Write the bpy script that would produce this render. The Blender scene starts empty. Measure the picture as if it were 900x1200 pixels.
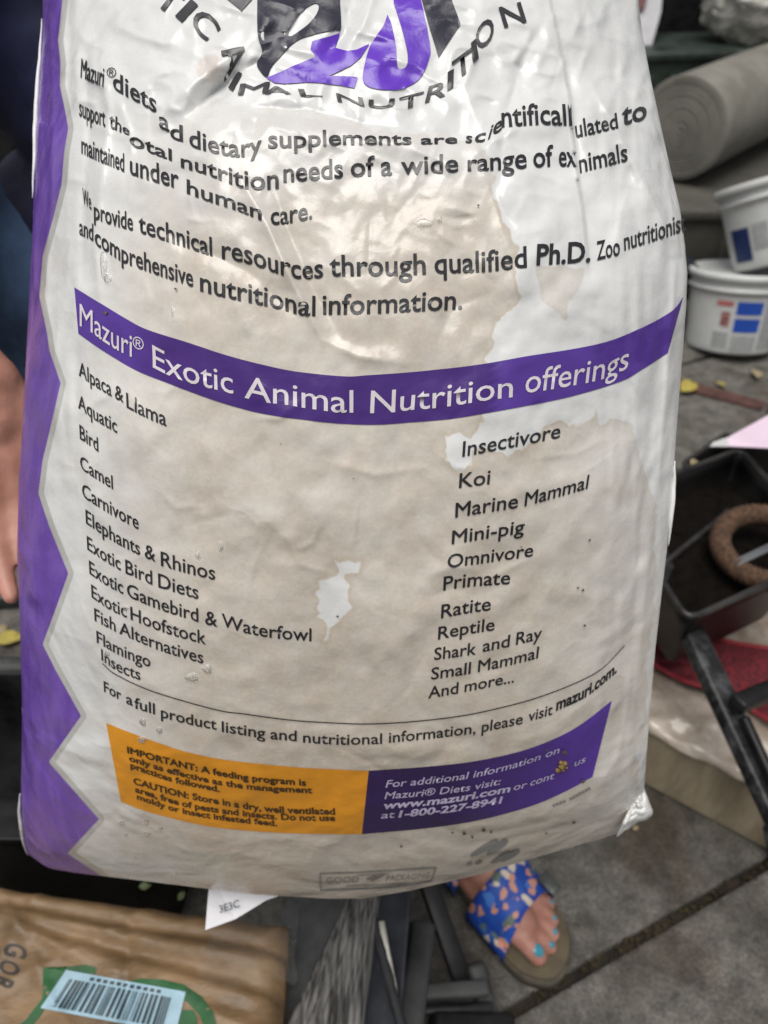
import bpy, bmesh, math, random
import numpy as np
from mathutils import Vector, Matrix, noise as mnoise

# ------------------------------------------------------------------ camera, world, light, exposure
SC = bpy.context.scene
COL = SC.collection
CAM_H, PITCH, FPX = 1.12, math.radians(40), 902.0
CP, SP = math.cos(PITCH), math.sin(PITCH)
cam = bpy.data.cameras.new("camera")
cam_o = bpy.data.objects.new("camera", cam)
COL.objects.link(cam_o)
cam_o.location = (0, 0, CAM_H)
cam_o.rotation_euler = (math.radians(90) - PITCH, 0, 0)
cam.sensor_fit = 'VERTICAL'
cam.sensor_height = 36
cam.lens = FPX / 1200 * 36
cam.clip_start, cam.clip_end = 0.02, 400
cam.dof.use_dof = True
cam.dof.focus_distance = 0.402
cam.dof.aperture_fstop = 8.2
SC.camera = cam_o

world = bpy.data.worlds.new("World")
SC.world = world
world.use_nodes = True
wn, wl = world.node_tree.nodes, world.node_tree.links
bg = wn["Background"]
sky = wn.new("ShaderNodeTexSky")
sky.sky_type = 'NISHITA'
sky.sun_disc = False
SUN_EL, SUN_ROT = math.radians(74), math.radians(205)
sky.sun_elevation, sky.sun_rotation = SUN_EL, SUN_ROT
sky.dust_density, sky.air_density = 3.0, 1.0
hs = wn.new("ShaderNodeHueSaturation")          # an overcast sky: the same brightness, little blue
hs.inputs["Saturation"].default_value = 0.16
wl.new(sky.outputs[0], hs.inputs["Color"])
wl.new(hs.outputs[0], bg.inputs[0])
bg.inputs[1].default_value = 0.06
sun = bpy.data.lights.new("sun", 'SUN')
sun.energy, sun.angle, sun.color = 1.5, math.radians(40), (1.0, 0.965, 0.91)
sun_o = bpy.data.objects.new("sun", sun)
COL.objects.link(sun_o)
_sd = Vector((math.sin(SUN_ROT) * math.cos(SUN_EL), math.cos(SUN_ROT) * math.cos(SUN_EL), math.sin(SUN_EL)))
sun_o.rotation_euler = _sd.to_track_quat('Z', 'Y').to_euler()
SC.view_settings.view_transform = 'Standard'
SC.view_settings.look = 'None'
SC.view_settings.exposure = 0.68
SC.view_settings.gamma = 1.0
SC.view_settings.use_curve_mapping = False
SC.cycles.max_bounces = 8
random.seed(4)

# ------------------------------------------------------------------ helpers
def at(px, py, d):
    u, v = (px - 450) / FPX, (600 - py) / FPX
    return Vector((u * d, d * (CP + v * SP), CAM_H + d * (-SP + v * CP)))

def on_plane(px, py, z=0.0):
    v = (600 - py) / FPX
    return at(px, py, (CAM_H - z) / (SP - v * CP))

def at_np(px, py, d):
    u, v = (px - 450) / FPX, (600 - py) / FPX
    return np.stack([u * d, d * (CP + v * SP), CAM_H + d * (-SP + v * CP)], -1)

def link_mesh(name, me, mat=None, parent=None, smooth=True):
    o = bpy.data.objects.new(name, me)
    me.name = name
    COL.objects.link(o)
    if mat is not None:
        me.materials.append(mat)
    if smooth and len(me.polygons):
        me.polygons.foreach_set("use_smooth", [True] * len(me.polygons))
    if parent is not None:
        o.parent = parent
        o.matrix_parent_inverse = parent.matrix_basis.inverted()
    return o

def mesh_obj(name, verts, faces, mat=None, parent=None, smooth=True):
    me = bpy.data.meshes.new(name)
    me.from_pydata([tuple(v) for v in verts], [], faces)
    me.update()
    return link_mesh(name, me, mat, parent, smooth)

def bm_obj(name, bm, mat=None, parent=None, smooth=True, recalc=True):
    if recalc:
        bmesh.ops.recalc_face_normals(bm, faces=bm.faces)
    me = bpy.data.meshes.new(name)
    bm.to_mesh(me)
    bm.free()
    return link_mesh(name, me, mat, parent, smooth)

def thing(name, label, cat, loc=(0, 0, 0), group=None):
    o = bpy.data.objects.new(name, None)
    COL.objects.link(o)
    o.location = loc
    o.empty_display_size = 0.05
    return tag(o, label, cat, group)

def tag(o, label, cat, group=None):
    o["label"], o["category"] = label, cat
    if group:
        o["group"] = group
    return o

def spline(pts, n):
    """Catmull-Rom through pts, n samples"""
    p = np.array(pts, float)
    if len(p) == 2:
        t = np.linspace(0, 1, n)[:, None]
        return p[0] * (1 - t) + p[1] * t
    pe = np.vstack([2 * p[0] - p[1], p, 2 * p[-1] - p[-2]])
    out = []
    for t in np.linspace(0, len(p) - 1, n):
        i = min(int(t), len(p) - 2)
        f = t - i
        a, b, c, d = pe[i], pe[i + 1], pe[i + 2], pe[i + 3]
        out.append(0.5 * ((2 * b) + (c - a) * f + (2 * a - 5 * b + 4 * c - d) * f ** 2 + (3 * b - a - 3 * c + d) * f ** 3))
    return np.array(out)

def add_box(bm, c, size, rot=None, bevel=0.0, seg=2):
    r = bmesh.ops.create_cube(bm, size=1)
    vs = r["verts"]
    m = Matrix.Translation(c) @ (rot.to_4x4() if rot is not None else Matrix()) @ Matrix.Diagonal((size[0], size[1], size[2], 1))
    bmesh.ops.transform(bm, matrix=m, verts=vs)
    if bevel > 0:
        es = list({e for v in vs for e in v.link_edges})
        bmesh.ops.bevel(bm, geom=es, offset=bevel, segments=seg, profile=0.5, affect='EDGES')

def add_bar(bm, a, b, w, h, bevel=0.002, upv=Vector((0, 0, 1))):
    a, b = Vector(a), Vector(b)
    x = (b - a).normalized()
    y = upv.cross(x).normalized()
    z = x.cross(y)
    rot = Matrix((x, y, z)).transposed()
    add_box(bm, (a + b) / 2, ((b - a).length, w, h), rot, bevel)

def add_tube(bm, pts, r, seg=10, cap=True, ry=None):
    pts = [Vector(p) for p in pts]
    n = len(pts)
    rr = r if hasattr(r, "__len__") else [r] * n
    rings = []
    prev = None
    for i, p in enumerate(pts):
        t = (pts[min(i + 1, n - 1)] - pts[max(i - 1, 0)]).normalized()
        if prev is None:
            ref = Vector((0, 0, 1)) if abs(t.z) < 0.9 else Vector((1, 0, 0))
            nx = ref.cross(t).normalized()
        else:
            nx = (prev - t * prev.dot(t)).normalized()
        prev = nx
        ny = t.cross(nx)
        rings.append([bm.verts.new(p + (nx * math.cos(2 * math.pi * k / seg) + ny * math.sin(2 * math.pi * k / seg)) * rr[i]) for k in range(seg)])
    for i in range(n - 1):
        for k in range(seg):
            bm.faces.new((rings[i][k], rings[i][(k + 1) % seg], rings[i + 1][(k + 1) % seg], rings[i + 1][k]))
    if cap:
        bm.faces.new(list(reversed(rings[0])))
        bm.faces.new(rings[-1])

def add_lathe(bm, prof, seg=48, mtx=None):
    """prof: list of (r, z); closed surface of revolution about z"""
    rings = []
    for r, z in prof:
        if r < 1e-6:
            rings.append([bm.verts.new((0, 0, z))])
        else:
            rings.append([bm.verts.new((r * math.cos(2 * math.pi * k / seg), r * math.sin(2 * math.pi * k / seg), z)) for k in range(seg)])
    for a, b in zip(rings[:-1], rings[1:]):
        for k in range(seg):
            k2 = (k + 1) % seg
            if len(a) == 1 and len(b) == 1:
                continue
            if len(a) == 1:
                bm.faces.new((a[0], b[k], b[k2]))
            elif len(b) == 1:
                bm.faces.new((a[k], b[0], a[k2]))
            else:
                bm.faces.new((a[k], a[k2], b[k2], b[k]))
    if mtx is not None:
        bmesh.ops.transform(bm, matrix=mtx, verts=[v for r in rings for v in r])

def extrude_poly(bm, pts, thick):
    """flat outline (3D points) given real thickness along its own normal"""
    pts = [Vector(p) for p in pts]
    nrm = Vector((0, 0, 0))
    for i in range(len(pts)):
        nrm += pts[i].cross(pts[(i + 1) % len(pts)])
    nrm.normalize()
    a = [bm.verts.new(p) for p in pts]
    b = [bm.verts.new(p + nrm * thick) for p in pts]
    fa = bm.faces.new(list(reversed(a)))
    fb = bm.faces.new(b)
    for i in range(len(pts)):
        j = (i + 1) % len(pts)
        bm.faces.new((a[i], a[j], b[j], b[i]))
    bmesh.ops.triangulate(bm, faces=[fa, fb])

# ---- value noise for meshes
_rng = np.random.RandomState(11)
_NT = _rng.rand(8, 256, 256)
def vn(x, y, seed=0):
    T = _NT[seed % 8]
    xi, yi = np.floor(x).astype(int), np.floor(y).astype(int)
    fx, fy = x - xi, y - yi
    fx, fy = fx * fx * fx * (fx * (fx * 6 - 15) + 10), fy * fy * fy * (fy * (fy * 6 - 15) + 10)
    g = lambda a, b: T[a % 256, b % 256]
    return (g(xi, yi) * (1 - fx) + g(xi + 1, yi) * fx) * (1 - fy) + (g(xi, yi + 1) * (1 - fx) + g(xi + 1, yi + 1) * fx) * fy - 0.5

# ------------------------------------------------------------------ materials
def nodes(name):
    m = bpy.data.materials.new(name)
    m.use_nodes = True
    nt = m.node_tree
    return m, nt.nodes, nt.links, nt.nodes["Principled BSDF"]

def mat(name, c, rough=0.6, var=0.15, scale=20, c2=None, bump=0.15, bscale=None, dist=0.002, metal=0, spec=0.5, coat=0.0, stretch=None, rvar=0.1, detail=6, thresh=(0.35, 0.65)):
    """principled surface with noise-driven colour, roughness and bump"""
    m, N, L, P = nodes(name)
    tc = N.new("ShaderNodeTexCoord")
    src = tc.outputs["Object"]
    if stretch:
        mp = N.new("ShaderNodeMapping")
        mp.inputs["Scale"].default_value = stretch
        L.new(src, mp.inputs[0])
        src = mp.outputs[0]
    n1 = N.new("ShaderNodeTexNoise")
    n1.inputs["Scale"].default_value = scale
    n1.inputs["Detail"].default_value = detail
    n1.inputs["Roughness"].default_value = 0.65
    L.new(src, n1.inputs["Vector"])
    cr = N.new("ShaderNodeValToRGB")
    cr.color_ramp.elements[0].position, cr.color_ramp.elements[1].position = thresh
    ca = [x * (1 - var) for x in c]
    cb = [min(1, x * (1 + var)) for x in c] if c2 is None else c2
    cr.color_ramp.elements[0].color = (*ca, 1)
    cr.color_ramp.elements[1].color = (*cb, 1)
    L.new(n1.outputs["Fac"], cr.inputs[0])
    L.new(cr.outputs[0], P.inputs["Base Color"])
    rm = N.new("ShaderNodeMapRange")
    rm.inputs["To Min"].default_value, rm.inputs["To Max"].default_value = max(0.02, rough - rvar), min(1, rough + rvar)
    L.new(n1.outputs["Fac"], rm.inputs["Value"])
    L.new(rm.outputs[0], P.inputs["Roughness"])
    P.inputs["Metallic"].default_value = metal
    P.inputs["Specular IOR Level"].default_value = spec
    P.inputs["Coat Weight"].default_value = coat
    P.inputs["Coat Roughness"].default_value = 0.15
    if bump > 0:
        n2 = N.new("ShaderNodeTexNoise")
        n2.inputs["Scale"].default_value = bscale or scale * 4
        n2.inputs["Detail"].default_value = 5
        L.new(src, n2.inputs["Vector"])
        b = N.new("ShaderNodeBump")
        b.inputs["Strength"].default_value = bump
        b.inputs["Distance"].default_value = dist
        L.new(n2.outputs["Fac"], b.inputs["Height"])
        L.new(b.outputs[0], P.inputs["Normal"])
    return m

def film_bump(N, L, P, amt=1.0):
    """the fine crinkle and weave every printed patch of the sack shares"""
    tc = N.new("ShaderNodeTexCoord")
    n0 = N.new("ShaderNodeTexNoise")
    n0.inputs["Scale"].default_value = 14
    n0.inputs["Detail"].default_value = 2
    n0.inputs["Distortion"].default_value = 0.6
    L.new(tc.outputs["Object"], n0.inputs["Vector"])
    n1 = N.new("ShaderNodeTexNoise")
    n1.noise_type = 'RIDGED_MULTIFRACTAL'
    n1.inputs["Scale"].default_value = 26
    n1.inputs["Detail"].default_value = 4
    n1.inputs["Roughness"].default_value = 0.45
    n1.inputs["Distortion"].default_value = 0.8
    L.new(tc.outputs["Object"], n1.inputs["Vector"])
    n2 = N.new("ShaderNodeTexNoise")
    n2.inputs["Scale"].default_value = 190
    n2.inputs["Detail"].default_value = 4
    L.new(tc.outputs["Object"], n2.inputs["Vector"])
    b0 = N.new("ShaderNodeBump"); b0.inputs["Strength"].default_value = 0.8 * amt; b0.inputs["Distance"].default_value = 0.006
    b1 = N.new("ShaderNodeBump"); b1.inputs["Strength"].default_value = 0.45 * amt; b1.inputs["Distance"].default_value = 0.0018
    b2 = N.new("ShaderNodeBump"); b2.inputs["Strength"].default_value = 0.4 * amt; b2.inputs["Distance"].default_value = 0.0007
    L.new(n0.outputs["Fac"], b0.inputs["Height"])
    L.new(n1.outputs["Fac"], b1.inputs["Height"])
    L.new(n2.outputs["Fac"], b2.inputs["Height"])
    L.new(b0.outputs[0], b1.inputs["Normal"])
    L.new(b1.outputs[0], b2.inputs["Normal"])
    # crumpled facets: distance to the nearest of scattered points, bent by noise, stronger in some areas than others
    nd = N.new("ShaderNodeTexNoise"); nd.inputs["Scale"].default_value = 16; nd.inputs["Detail"].default_value = 3
    L.new(tc.outputs["Object"], nd.inputs["Vector"])
    sc = N.new("ShaderNodeVectorMath"); sc.operation = 'SCALE'; sc.inputs["Scale"].default_value = 0.07
    L.new(nd.outputs["Color"], sc.inputs[0])
    ad = N.new("ShaderNodeVectorMath"); ad.operation = 'ADD'
    L.new(tc.outputs["Object"], ad.inputs[0]); L.new(sc.outputs[0], ad.inputs[1])
    vo = N.new("ShaderNodeTexVoronoi"); vo.inputs["Scale"].default_value = 30
    L.new(ad.outputs[0], vo.inputs["Vector"])
    ma = N.new("ShaderNodeMapRange"); ma.inputs["From Min"].default_value, ma.inputs["From Max"].default_value = 0.38, 0.68
    ma.inputs["To Min"].default_value, ma.inputs["To Max"].default_value = 0.12, 1.0
    L.new(n0.outputs["Fac"], ma.inputs["Value"])
    mu = N.new("ShaderNodeMath"); mu.operation = 'MULTIPLY'
    L.new(vo.outputs["Distance"], mu.inputs[0]); L.new(ma.outputs[0], mu.inputs[1])
    b3 = N.new("ShaderNodeBump"); b3.inputs["Strength"].default_value = 0.34 * amt; b3.inputs["Distance"].default_value = 0.005
    L.new(mu.outputs[0], b3.inputs["Height"]); L.new(b2.outputs[0], b3.inputs["Normal"])
    L.new(b3.outputs[0], P.inputs["Normal"])
    return tc, n0, n2

def ink(name, c, rough=0.32, var=0.12, damp=None):
    m, N, L, P = nodes(name)
    tc, n0, n2 = film_bump(N, L, P)
    mx = N.new("ShaderNodeMix"); mx.data_type = 'RGBA'
    mx.inputs[6].default_value = (*[x * (1 - var) for x in c], 1)
    mx.inputs[7].default_value = (*[min(1, x * (1 + var)) for x in c], 1)
    L.new(n0.outputs["Fac"], mx.inputs[0])
    L.new(mx.outputs[2], P.inputs["Base Color"])
    if damp:
        a = N.new("ShaderNodeAttribute"); a.attribute_name = "wet"
        m2 = N.new("ShaderNodeMix"); m2.data_type = 'RGBA'
        L.new(a.outputs["Fac"], m2.inputs[0]); L.new(mx.outputs[2], m2.inputs[6]); m2.inputs[7].default_value = (*damp, 1)
        L.new(m2.outputs[2], P.inputs["Base Color"])
    P.inputs["Roughness"].default_value = rough
    return m

# ------------------------------------------------------------------ THE SETTING: ground and pavement
m_dirt = mat("joint_dirt", (0.018, 0.014, 0.01), 0.95, 0.5, 30, c2=(0.045, 0.034, 0.02), bump=0.6)
m_pave = mat("paving_concrete", (0.10, 0.096, 0.087), 0.9, 0.3, 26, c2=(0.165, 0.158, 0.144), bump=0.7, bscale=190, dist=0.003, detail=9)
def add_speckle(m, scale, dark, light):
    N, L = m.node_tree.nodes, m.node_tree.links
    P = N["Principled BSDF"]
    src = P.inputs["Base Color"].links[0].from_socket
    tc = N.new("ShaderNodeTexCoord")
    v = N.new("ShaderNodeTexVoronoi"); v.inputs["Scale"].default_value = scale
    L.new(tc.outputs["Object"], v.inputs["Vector"])
    sep = N.new("ShaderNodeSeparateColor"); L.new(v.outputs["Color"], sep.inputs[0])
    r = N.new("ShaderNodeValToRGB")
    r.color_ramp.elements[0].position, r.color_ramp.elements[1].position = 0.0, 1.0
    r.color_ramp.elements[0].color = (dark, dark, dark, 1)
    r.color_ramp.elements[1].color = (light, light * 0.97, light * 0.92, 1)
    L.new(sep.outputs[0], r.inputs[0])
    mx = N.new("ShaderNodeMix"); mx.data_type = 'RGBA'; mx.blend_type = 'MULTIPLY'; mx.inputs[0].default_value = 1
    L.new(src, mx.inputs[6]); L.new(r.outputs[0], mx.inputs[7])
    # large worn stains
    n = N.new("ShaderNodeTexNoise"); n.inputs["Scale"].default_value = 6; n.inputs["Detail"].default_value = 5
    L.new(tc.outputs["Object"], n.inputs["Vector"])
    r2 = N.new("ShaderNodeValToRGB")
    r2.color_ramp.elements[0].position, r2.color_ramp.elements[1].position = 0.33, 0.5
    r2.color_ramp.elements[0].color = (0.5, 0.43, 0.36, 1)
    r2.color_ramp.elements[1].color = (1, 1, 1, 1)
    L.new(n.outputs["Fac"], r2.inputs[0])
    mx2 = N.new("ShaderNodeMix"); mx2.data_type = 'RGBA'; mx2.blend_type = 'MULTIPLY'; mx2.inputs[0].default_value = 1
    L.new(mx.outputs[2], mx2.inputs[6]); L.new(r2.outputs[0], mx2.inputs[7])
    L.new(mx2.outputs[2], P.inputs["Base Color"])
add_speckle(m_pave, 420, 0.62, 1.3)

o = mesh_obj("ground", [(-60, -60, -0.016), (60, -60, -0.016), (60, 60, -0.016), (-60, 60, -0.016)], [(0, 1, 2, 3)], m_dirt)
o["kind"] = "structure"
E1, E2, J0 = Vector((0.902, 0.432, 0)), Vector((-0.432, 0.902, 0)), Vector((0.163, 0.343, 0))
bm = bmesh.new()
rotp = Matrix((E1, E2, Vector((0, 0, 1)))).transposed()
for i in range(-7, 9):
    for j in range(-6, 10):
        off = 0.45 if j % 2 else 0.0
        c = J0 + E1 * (-0.30 + 0.5 + i * 1.0 + (0.10 if j % 2 else 0.0)) + E2 * (0.3 + j * 0.6)
        dz = random.uniform(-0.003, 0.0)
        add_box(bm, c + Vector((0, 0, -0.02 + dz)), (0.988, 0.586, 0.04), rotp, 0.006, 2)
o = bm_obj("pavement", bm, m_pave, None, False)
o["kind"] = "structure"
m_brick = mat("red_brick", (0.085, 0.038, 0.032), 0.9, 0.4, 25, bump=0.5)
bm = bmesh.new()
a, b = on_plane(800, 452), on_plane(900, 478)
dv = (b - a).normalized()
a2 = a - dv * 0.8
for k in range(14):
    add_bar(bm, a2 + dv * (k * 0.205), a2 + dv * (k * 0.205 + 0.197), 0.05, 0.012, 0.003)
o = bm_obj("brick_kerb_strip", bm, m_brick, None, False)
o["kind"] = "structure"

# ------------------------------------------------------------------ THE FEED SACK
SK = thing("feed_sack", "large white printed feed sack with purple zigzag edge and damp tan stains, held up", "feed sack", at(400, 600, 0.5))
Lp = np.array([(-350, 330), (-300, 255), (-200, 125), (-100, 62), (0, 50), (30, 50), (150, 42), (250, 39), (290, 37), (430, 30), (520, 25), (560, 22), (650, 20), (700, 22), (760, 24), (830, 26), (900, 25), (950, 24), (985, 28), (1000, 32), (1015, 41), (1023, 55), (1060, 60)], float)
Rp = np.array([(-350, 500), (-300, 565), (-200, 660), (-100, 724), (0, 748), (40, 753), (90, 762), (150, 775), (200, 786), (245, 797), (290, 803), (320, 805.5), (360, 804), (400, 801), (450, 797), (500, 793), (545, 790), (580, 788), (640, 782), (690, 776), (760, 768), (830, 762), (880, 758), (920, 755), (945, 753), (967, 748), (1060, 735)], float)
def edgeL(y): return np.interp(y, Lp[:, 0], Lp[:, 1])
def edgeR(y): return np.interp(y, Rp[:, 0], Rp[:, 1])
YB = np.array([(0, 1000), (0.02, 1018), (0.05, 1023), (0.1, 1027), (0.22, 1037), (0.35, 1048), (0.48, 1053), (0.54, 1053), (0.62, 1044), (0.75, 1023), (0.87, 998), (0.95, 981), (0.985, 972), (1, 962)], float)
def bottom_s(s): return np.interp(s, YB[:, 0], YB[:, 1])
_dc = spline([(-350, .47), (-200, .455), (-80, .425), (0, .408), (100, .400), (200, .396), (320, .394), (420, .398), (520, .405), (620, .418), (720, .436), (800, .455), (880, .481), (950, .515), (1010, .555), (1080, .61)], 400)
def seg_dist(px, py, poly, closed=False):
    """unsigned distance to a polyline, and the 0..1 position along it"""
    P = np.array(poly, float)
    if closed:
        P = np.vstack([P, P[:1]])
    best = np.full(px.shape, 1e9); pos = np.zeros(px.shape); side = np.zeros(px.shape)
    n = len(P) - 1
    for i in range(n):
        ax, ay = P[i]; bx, by = P[i + 1]
        dx, dy = bx - ax, by - ay
        l2 = dx * dx + dy * dy + 1e-9
        t = np.clip(((px - ax) * dx + (py - ay) * dy) / l2, 0, 1)
        ex, ey = px - ax - t * dx, py - ay - t * dy
        d = np.sqrt(ex * ex + ey * ey)
        w = d < best
        best = np.where(w, d, best); pos = np.where(w, (i + t) / n, pos)
        side = np.where(w, np.sign(dx * ey - dy * ex), side)
    return best, pos, side
def sdf_poly(px, py, poly):
    """signed distance, negative inside"""
    d, _, _ = seg_dist(px, py, poly, True)
    P = np.array(poly, float)
    ins = np.zeros(px.shape, bool)
    j = len(P) - 1
    for i in range(len(P)):
        xi, yi = P[i]; xj, yj = P[j]
        c = ((yi > py) != (yj > py)) & (px < (xj - xi) * (py - yi) / (yj - yi + 1e-12) + xi)
        ins ^= c
        j = i
    return np.where(ins, -d, d)
def sdf(px, py, poly, reach=90):
    """exact near the outline only (the rest is clamped)"""
    px, py = np.asarray(px, float), np.asarray(py, float)
    P = np.array(poly, float)
    out = np.full(px.shape, float(reach))
    m = (px > P[:, 0].min() - reach) & (px < P[:, 0].max() + reach) & (py > P[:, 1].min() - reach) & (py < P[:, 1].max() + reach)
    out[m] = np.clip(sdf_poly(px[m], py[m], poly), -reach, reach)
    return out

# folds of the film: (polyline, half width, depth in m) ; positive = valley
CREASES = [
    ([(345, 30), (300, 72), (262, 98), (238, 122), (205, 152), (178, 172)], 12, 0.0034),
    ([(330, 12), (285, 55), (250, 80), (222, 104), (190, 130)], 20, -0.0026),
    ([(268, 92), (252, 106), (232, 124)], 17, 0.0062),
    ([(255, 112), (300, 126), (360, 128), (430, 146), (520, 158), (575, 163)], 6, 0.0014),
    ([(420, -60), (412, 0), (404, 40), (380, 70)], 10, 0.0040),
    ([(452, -60), (440, -10), (425, 30), (400, 62)], 10, -0.0030),
    ([(692, 96), (716, 140), (748, 205), (778, 262), (800, 296)], 7, -0.0022),
    ([(700, 130), (725, 190), (752, 236)], 12, 0.0022),
    ([(720, 300), (727, 250), (740, 215)], 6, -0.0010),
    ([(280, 205), (312, 262), (345, 335), (378, 398)], 11, -0.0038),
    ([(318, 215), (345, 290), (372, 350), (400, 395)], 13, 0.0026),
    ([(378, 398), (420, 418), (470, 424)], 8, -0.0014),
    ([(150, 250), (220, 285), (290, 318), (350, 372)], 12, 0.0016),
    ([(556, 170), (578, 230), (596, 290), (612, 340)], 8, -0.0012),
    ([(575, 215), (590, 250), (603, 268)], 4, 0.0010),
    ([(640, 20), (612, 70), (590, 150), (585, 215)], 8, 0.0016),
    ([(118, 70), (128, 130), (120, 200), (112, 290), (118, 360)], 8, -0.0026),
    ([(100, 60), (104, 150), (98, 230), (96, 330)], 7, 0.0022),
    ([(140, 120), (155, 165), (148, 200)], 6, -0.0014),
    ([(500, 676), (530, 664), (560, 668)], 9, -0.0014),
    ([(505, 700), (525, 690), (548, 690)], 9, 0.0012),
    ([(380, 540), (440, 556), (500, 548)], 7, -0.0007),
    ([(300, 600), (345, 640), (352, 700)], 12, -0.0007),
    ([(470, 470), (468, 540), (452, 600)], 14, 0.0008),
    ([(790, 330), (783, 420), (775, 520), (768, 620)], 5, -0.0016),
    ([(776, 340), (770, 430), (760, 540)], 6, 0.0012),
    ([(768, 560), (758, 680), (748, 800), (735, 900)], 6, -0.0020),
    ([(752, 600), (744, 720), (733, 830)], 6, 0.0012),
    ([(742, 760), (730, 860), (712, 930)], 6, -0.0014),
    ([(735, 870), (712, 905), (690, 945), (640, 965)], 10, -0.0022),
    ([(60, 60), (52, 160), (56, 260)], 4, 0.0022),
    ([(58, 20), (62, 120), (60, 230), (54, 330)], 4, -0.0020),
    ([(45, 560), (42, 680), (50, 800)], 5, -0.0012),
    ([(40, 800), (55, 880), (60, 960)], 7, 0.0016),
    ([(210, 970), (280, 1000), (360, 1015), (470, 1008)], 14, -0.0016),
    ([(560, 60), (545, 100), (560, 150)], 9, -0.0010),
    ([(600, 90), (625, 105), (645, 96)], 5, -0.0010),
    ([(590, 62), (612, 84), (612, 112)], 4, 0.0009),
    ([(170, 95), (200, 82), (222, 86)], 5, -0.0012),
]
_r = random.Random(5)
for k in range(110):                                  # many small creases, denser near the top of the sack
    x, y = _r.uniform(90, 780), _r.choice([_r.uniform(-40, 330), _r.uniform(180, 1000)])
    a = _r.uniform(0, math.pi); ln = _r.uniform(14, 50)
    mx_, my_ = x + math.cos(a) * ln, y + math.sin(a) * ln
    b = a + _r.uniform(-0.9, 0.9)
    CREASES.append(([(x, y), (mx_, my_), (mx_ + math.cos(b) * ln, my_ + math.sin(b) * ln)], _r.uniform(2.5, 7), _r.choice([-1, 1]) * _r.uniform(0.0002, 0.0007)))
STEP = [(628, -80), (655, 50), (667, 110), (671, 160), (677, 210), (685, 262), (690, 330)]
FILL = [(60, 150), (150, 200), (215, 165), (250, 122), (300, 132), (360, 140), (430, 152), (520, 163), (565, 168), (590, 140), (640, 110), (760, 100), (900, 90)]

def depth(px, py):
    px, py = np.asarray(px, float), np.asarray(py, float)
    d = np.interp(py, _dc[:, 0], _dc[:, 1])
    L, R = edgeL(py), edgeR(py)
    xc, hw = (L + R) / 2, (R - L) / 2
    u = np.clip(np.abs((px - xc) / hw), 0, 1.0)
    uL = np.where(px < xc, 1.0, 0.0)
    d = d + 0.055 * u ** 3 + (0.022 + 0.02 * uL) * (1 - np.sqrt(np.maximum(1 - u ** 10, 0)))
    s = np.clip((px - L) / (R - L), 0, 1)
    db = np.maximum(bottom_s(s) - py, 0)
    d = d + 0.035 * np.exp(-db / 22.0)
    # contents push the film out below the fill line
    f, _, side = seg_dist(px, py, FILL)
    sd = f * side
    d = d - 0.0075 * (1 / (1 + np.exp(-sd / 7.0))) * np.exp(-np.maximum(sd, 0) / 140.0) * np.clip((py + 40) / 80, 0, 1)
    # overlapping fold that hides part of two words
    f, pos, side = seg_dist(px, py, STEP)
    sd = -f * side
    taper = np.clip(pos * 4, 0, 1) * np.clip((1 - pos) * 3, 0, 1)
    d = d + 0.0085 * taper * np.where(sd > 0, np.exp(-sd / 26.0), -0.15 * np.exp(sd / 12.0)) / (1 + np.exp(-sd / 1.2))
    for poly, w, amp in CREASES:
        P = np.array(poly)
        m = (px > P[:, 0].min() - 4 * w) & (px < P[:, 0].max() + 4 * w) & (py > P[:, 1].min() - 4 * w) & (py < P[:, 1].max() + 4 * w)
        if not m.any():
            continue
        f, pos, _ = seg_dist(px[m], py[m], poly)
        tp = np.sin(np.pi * np.clip(pos * 0.9 + 0.05, 0, 1)) ** 0.6
        prof = 1.45 * np.exp(-np.abs(f / w) ** 1.25)
        d[m] += amp * prof * tp
    # soft ripples
    d = d + 0.0035 * vn(px / 95 + 3, py / 120, 1) + 0.0021 * vn(px / 38, py / 55 + 9, 2) + 0.0011 * vn(px / 17, py / 21, 3)
    edge = np.clip((u - 0.72) / 0.28, 0, 1)
    d = d + 0.003 * edge * vn(px / 9, py / 90, 4)
    up = np.clip((330 - py) / 250, 0, 1)
    d = d + 0.0020 * up * np.abs(vn(px / 26 + py / 60, py / 24 - px / 70, 5)) * 2
    return d

def surf(px, py, off):
    """points off metres proud of the sack's face"""
    px, py = np.asarray(px, float), np.asarray(py, float)
    h = 1.5
    c = at_np(px, py, depth(px, py))
    gx = at_np(px + h, py, depth(px + h, py)) - at_np(px - h, py, depth(px - h, py))
    gy = at_np(px, py + h, depth(px, py + h)) - at_np(px, py - h, depth(px, py - h))
    n = np.cross(gx, gy)
    n /= np.linalg.norm(n, axis=-1, keepdims=True) + 1e-12
    v = c - np.array([0, 0, CAM_H])
    flip = np.sign((n * v).sum(-1, keepdims=True))
    return c - n * flip * off

NX, NY = 330, 560
ss = np.linspace(0, 1, NX)
ss = 0.5 - 0.5 * np.cos(np.pi * ss) * (0.35 + 0.65 * np.abs(np.cos(np.pi * ss)) ** 0.0) if False else ss
tt = np.linspace(0, 1, NY)
S, T = np.meshgrid(ss, tt)
YY = -350 + (bottom_s(S) + 350) * T
XX = edgeL(YY) * (1 - S) + edgeR(YY) * S
DF = depth(XX, YY)
PF = at_np(XX, YY, DF)
idx = np.arange(NX * NY).reshape(NY, NX)
q = np.stack([idx[:-1, :-1], idx[1:, :-1], idx[1:, 1:], idx[:-1, 1:]], -1).reshape(-1, 4)
front_me = bpy.data.meshes.new("front_panel")
front_me.from_pydata(PF.reshape(-1, 3).tolist(), [], q.tolist())

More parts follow.
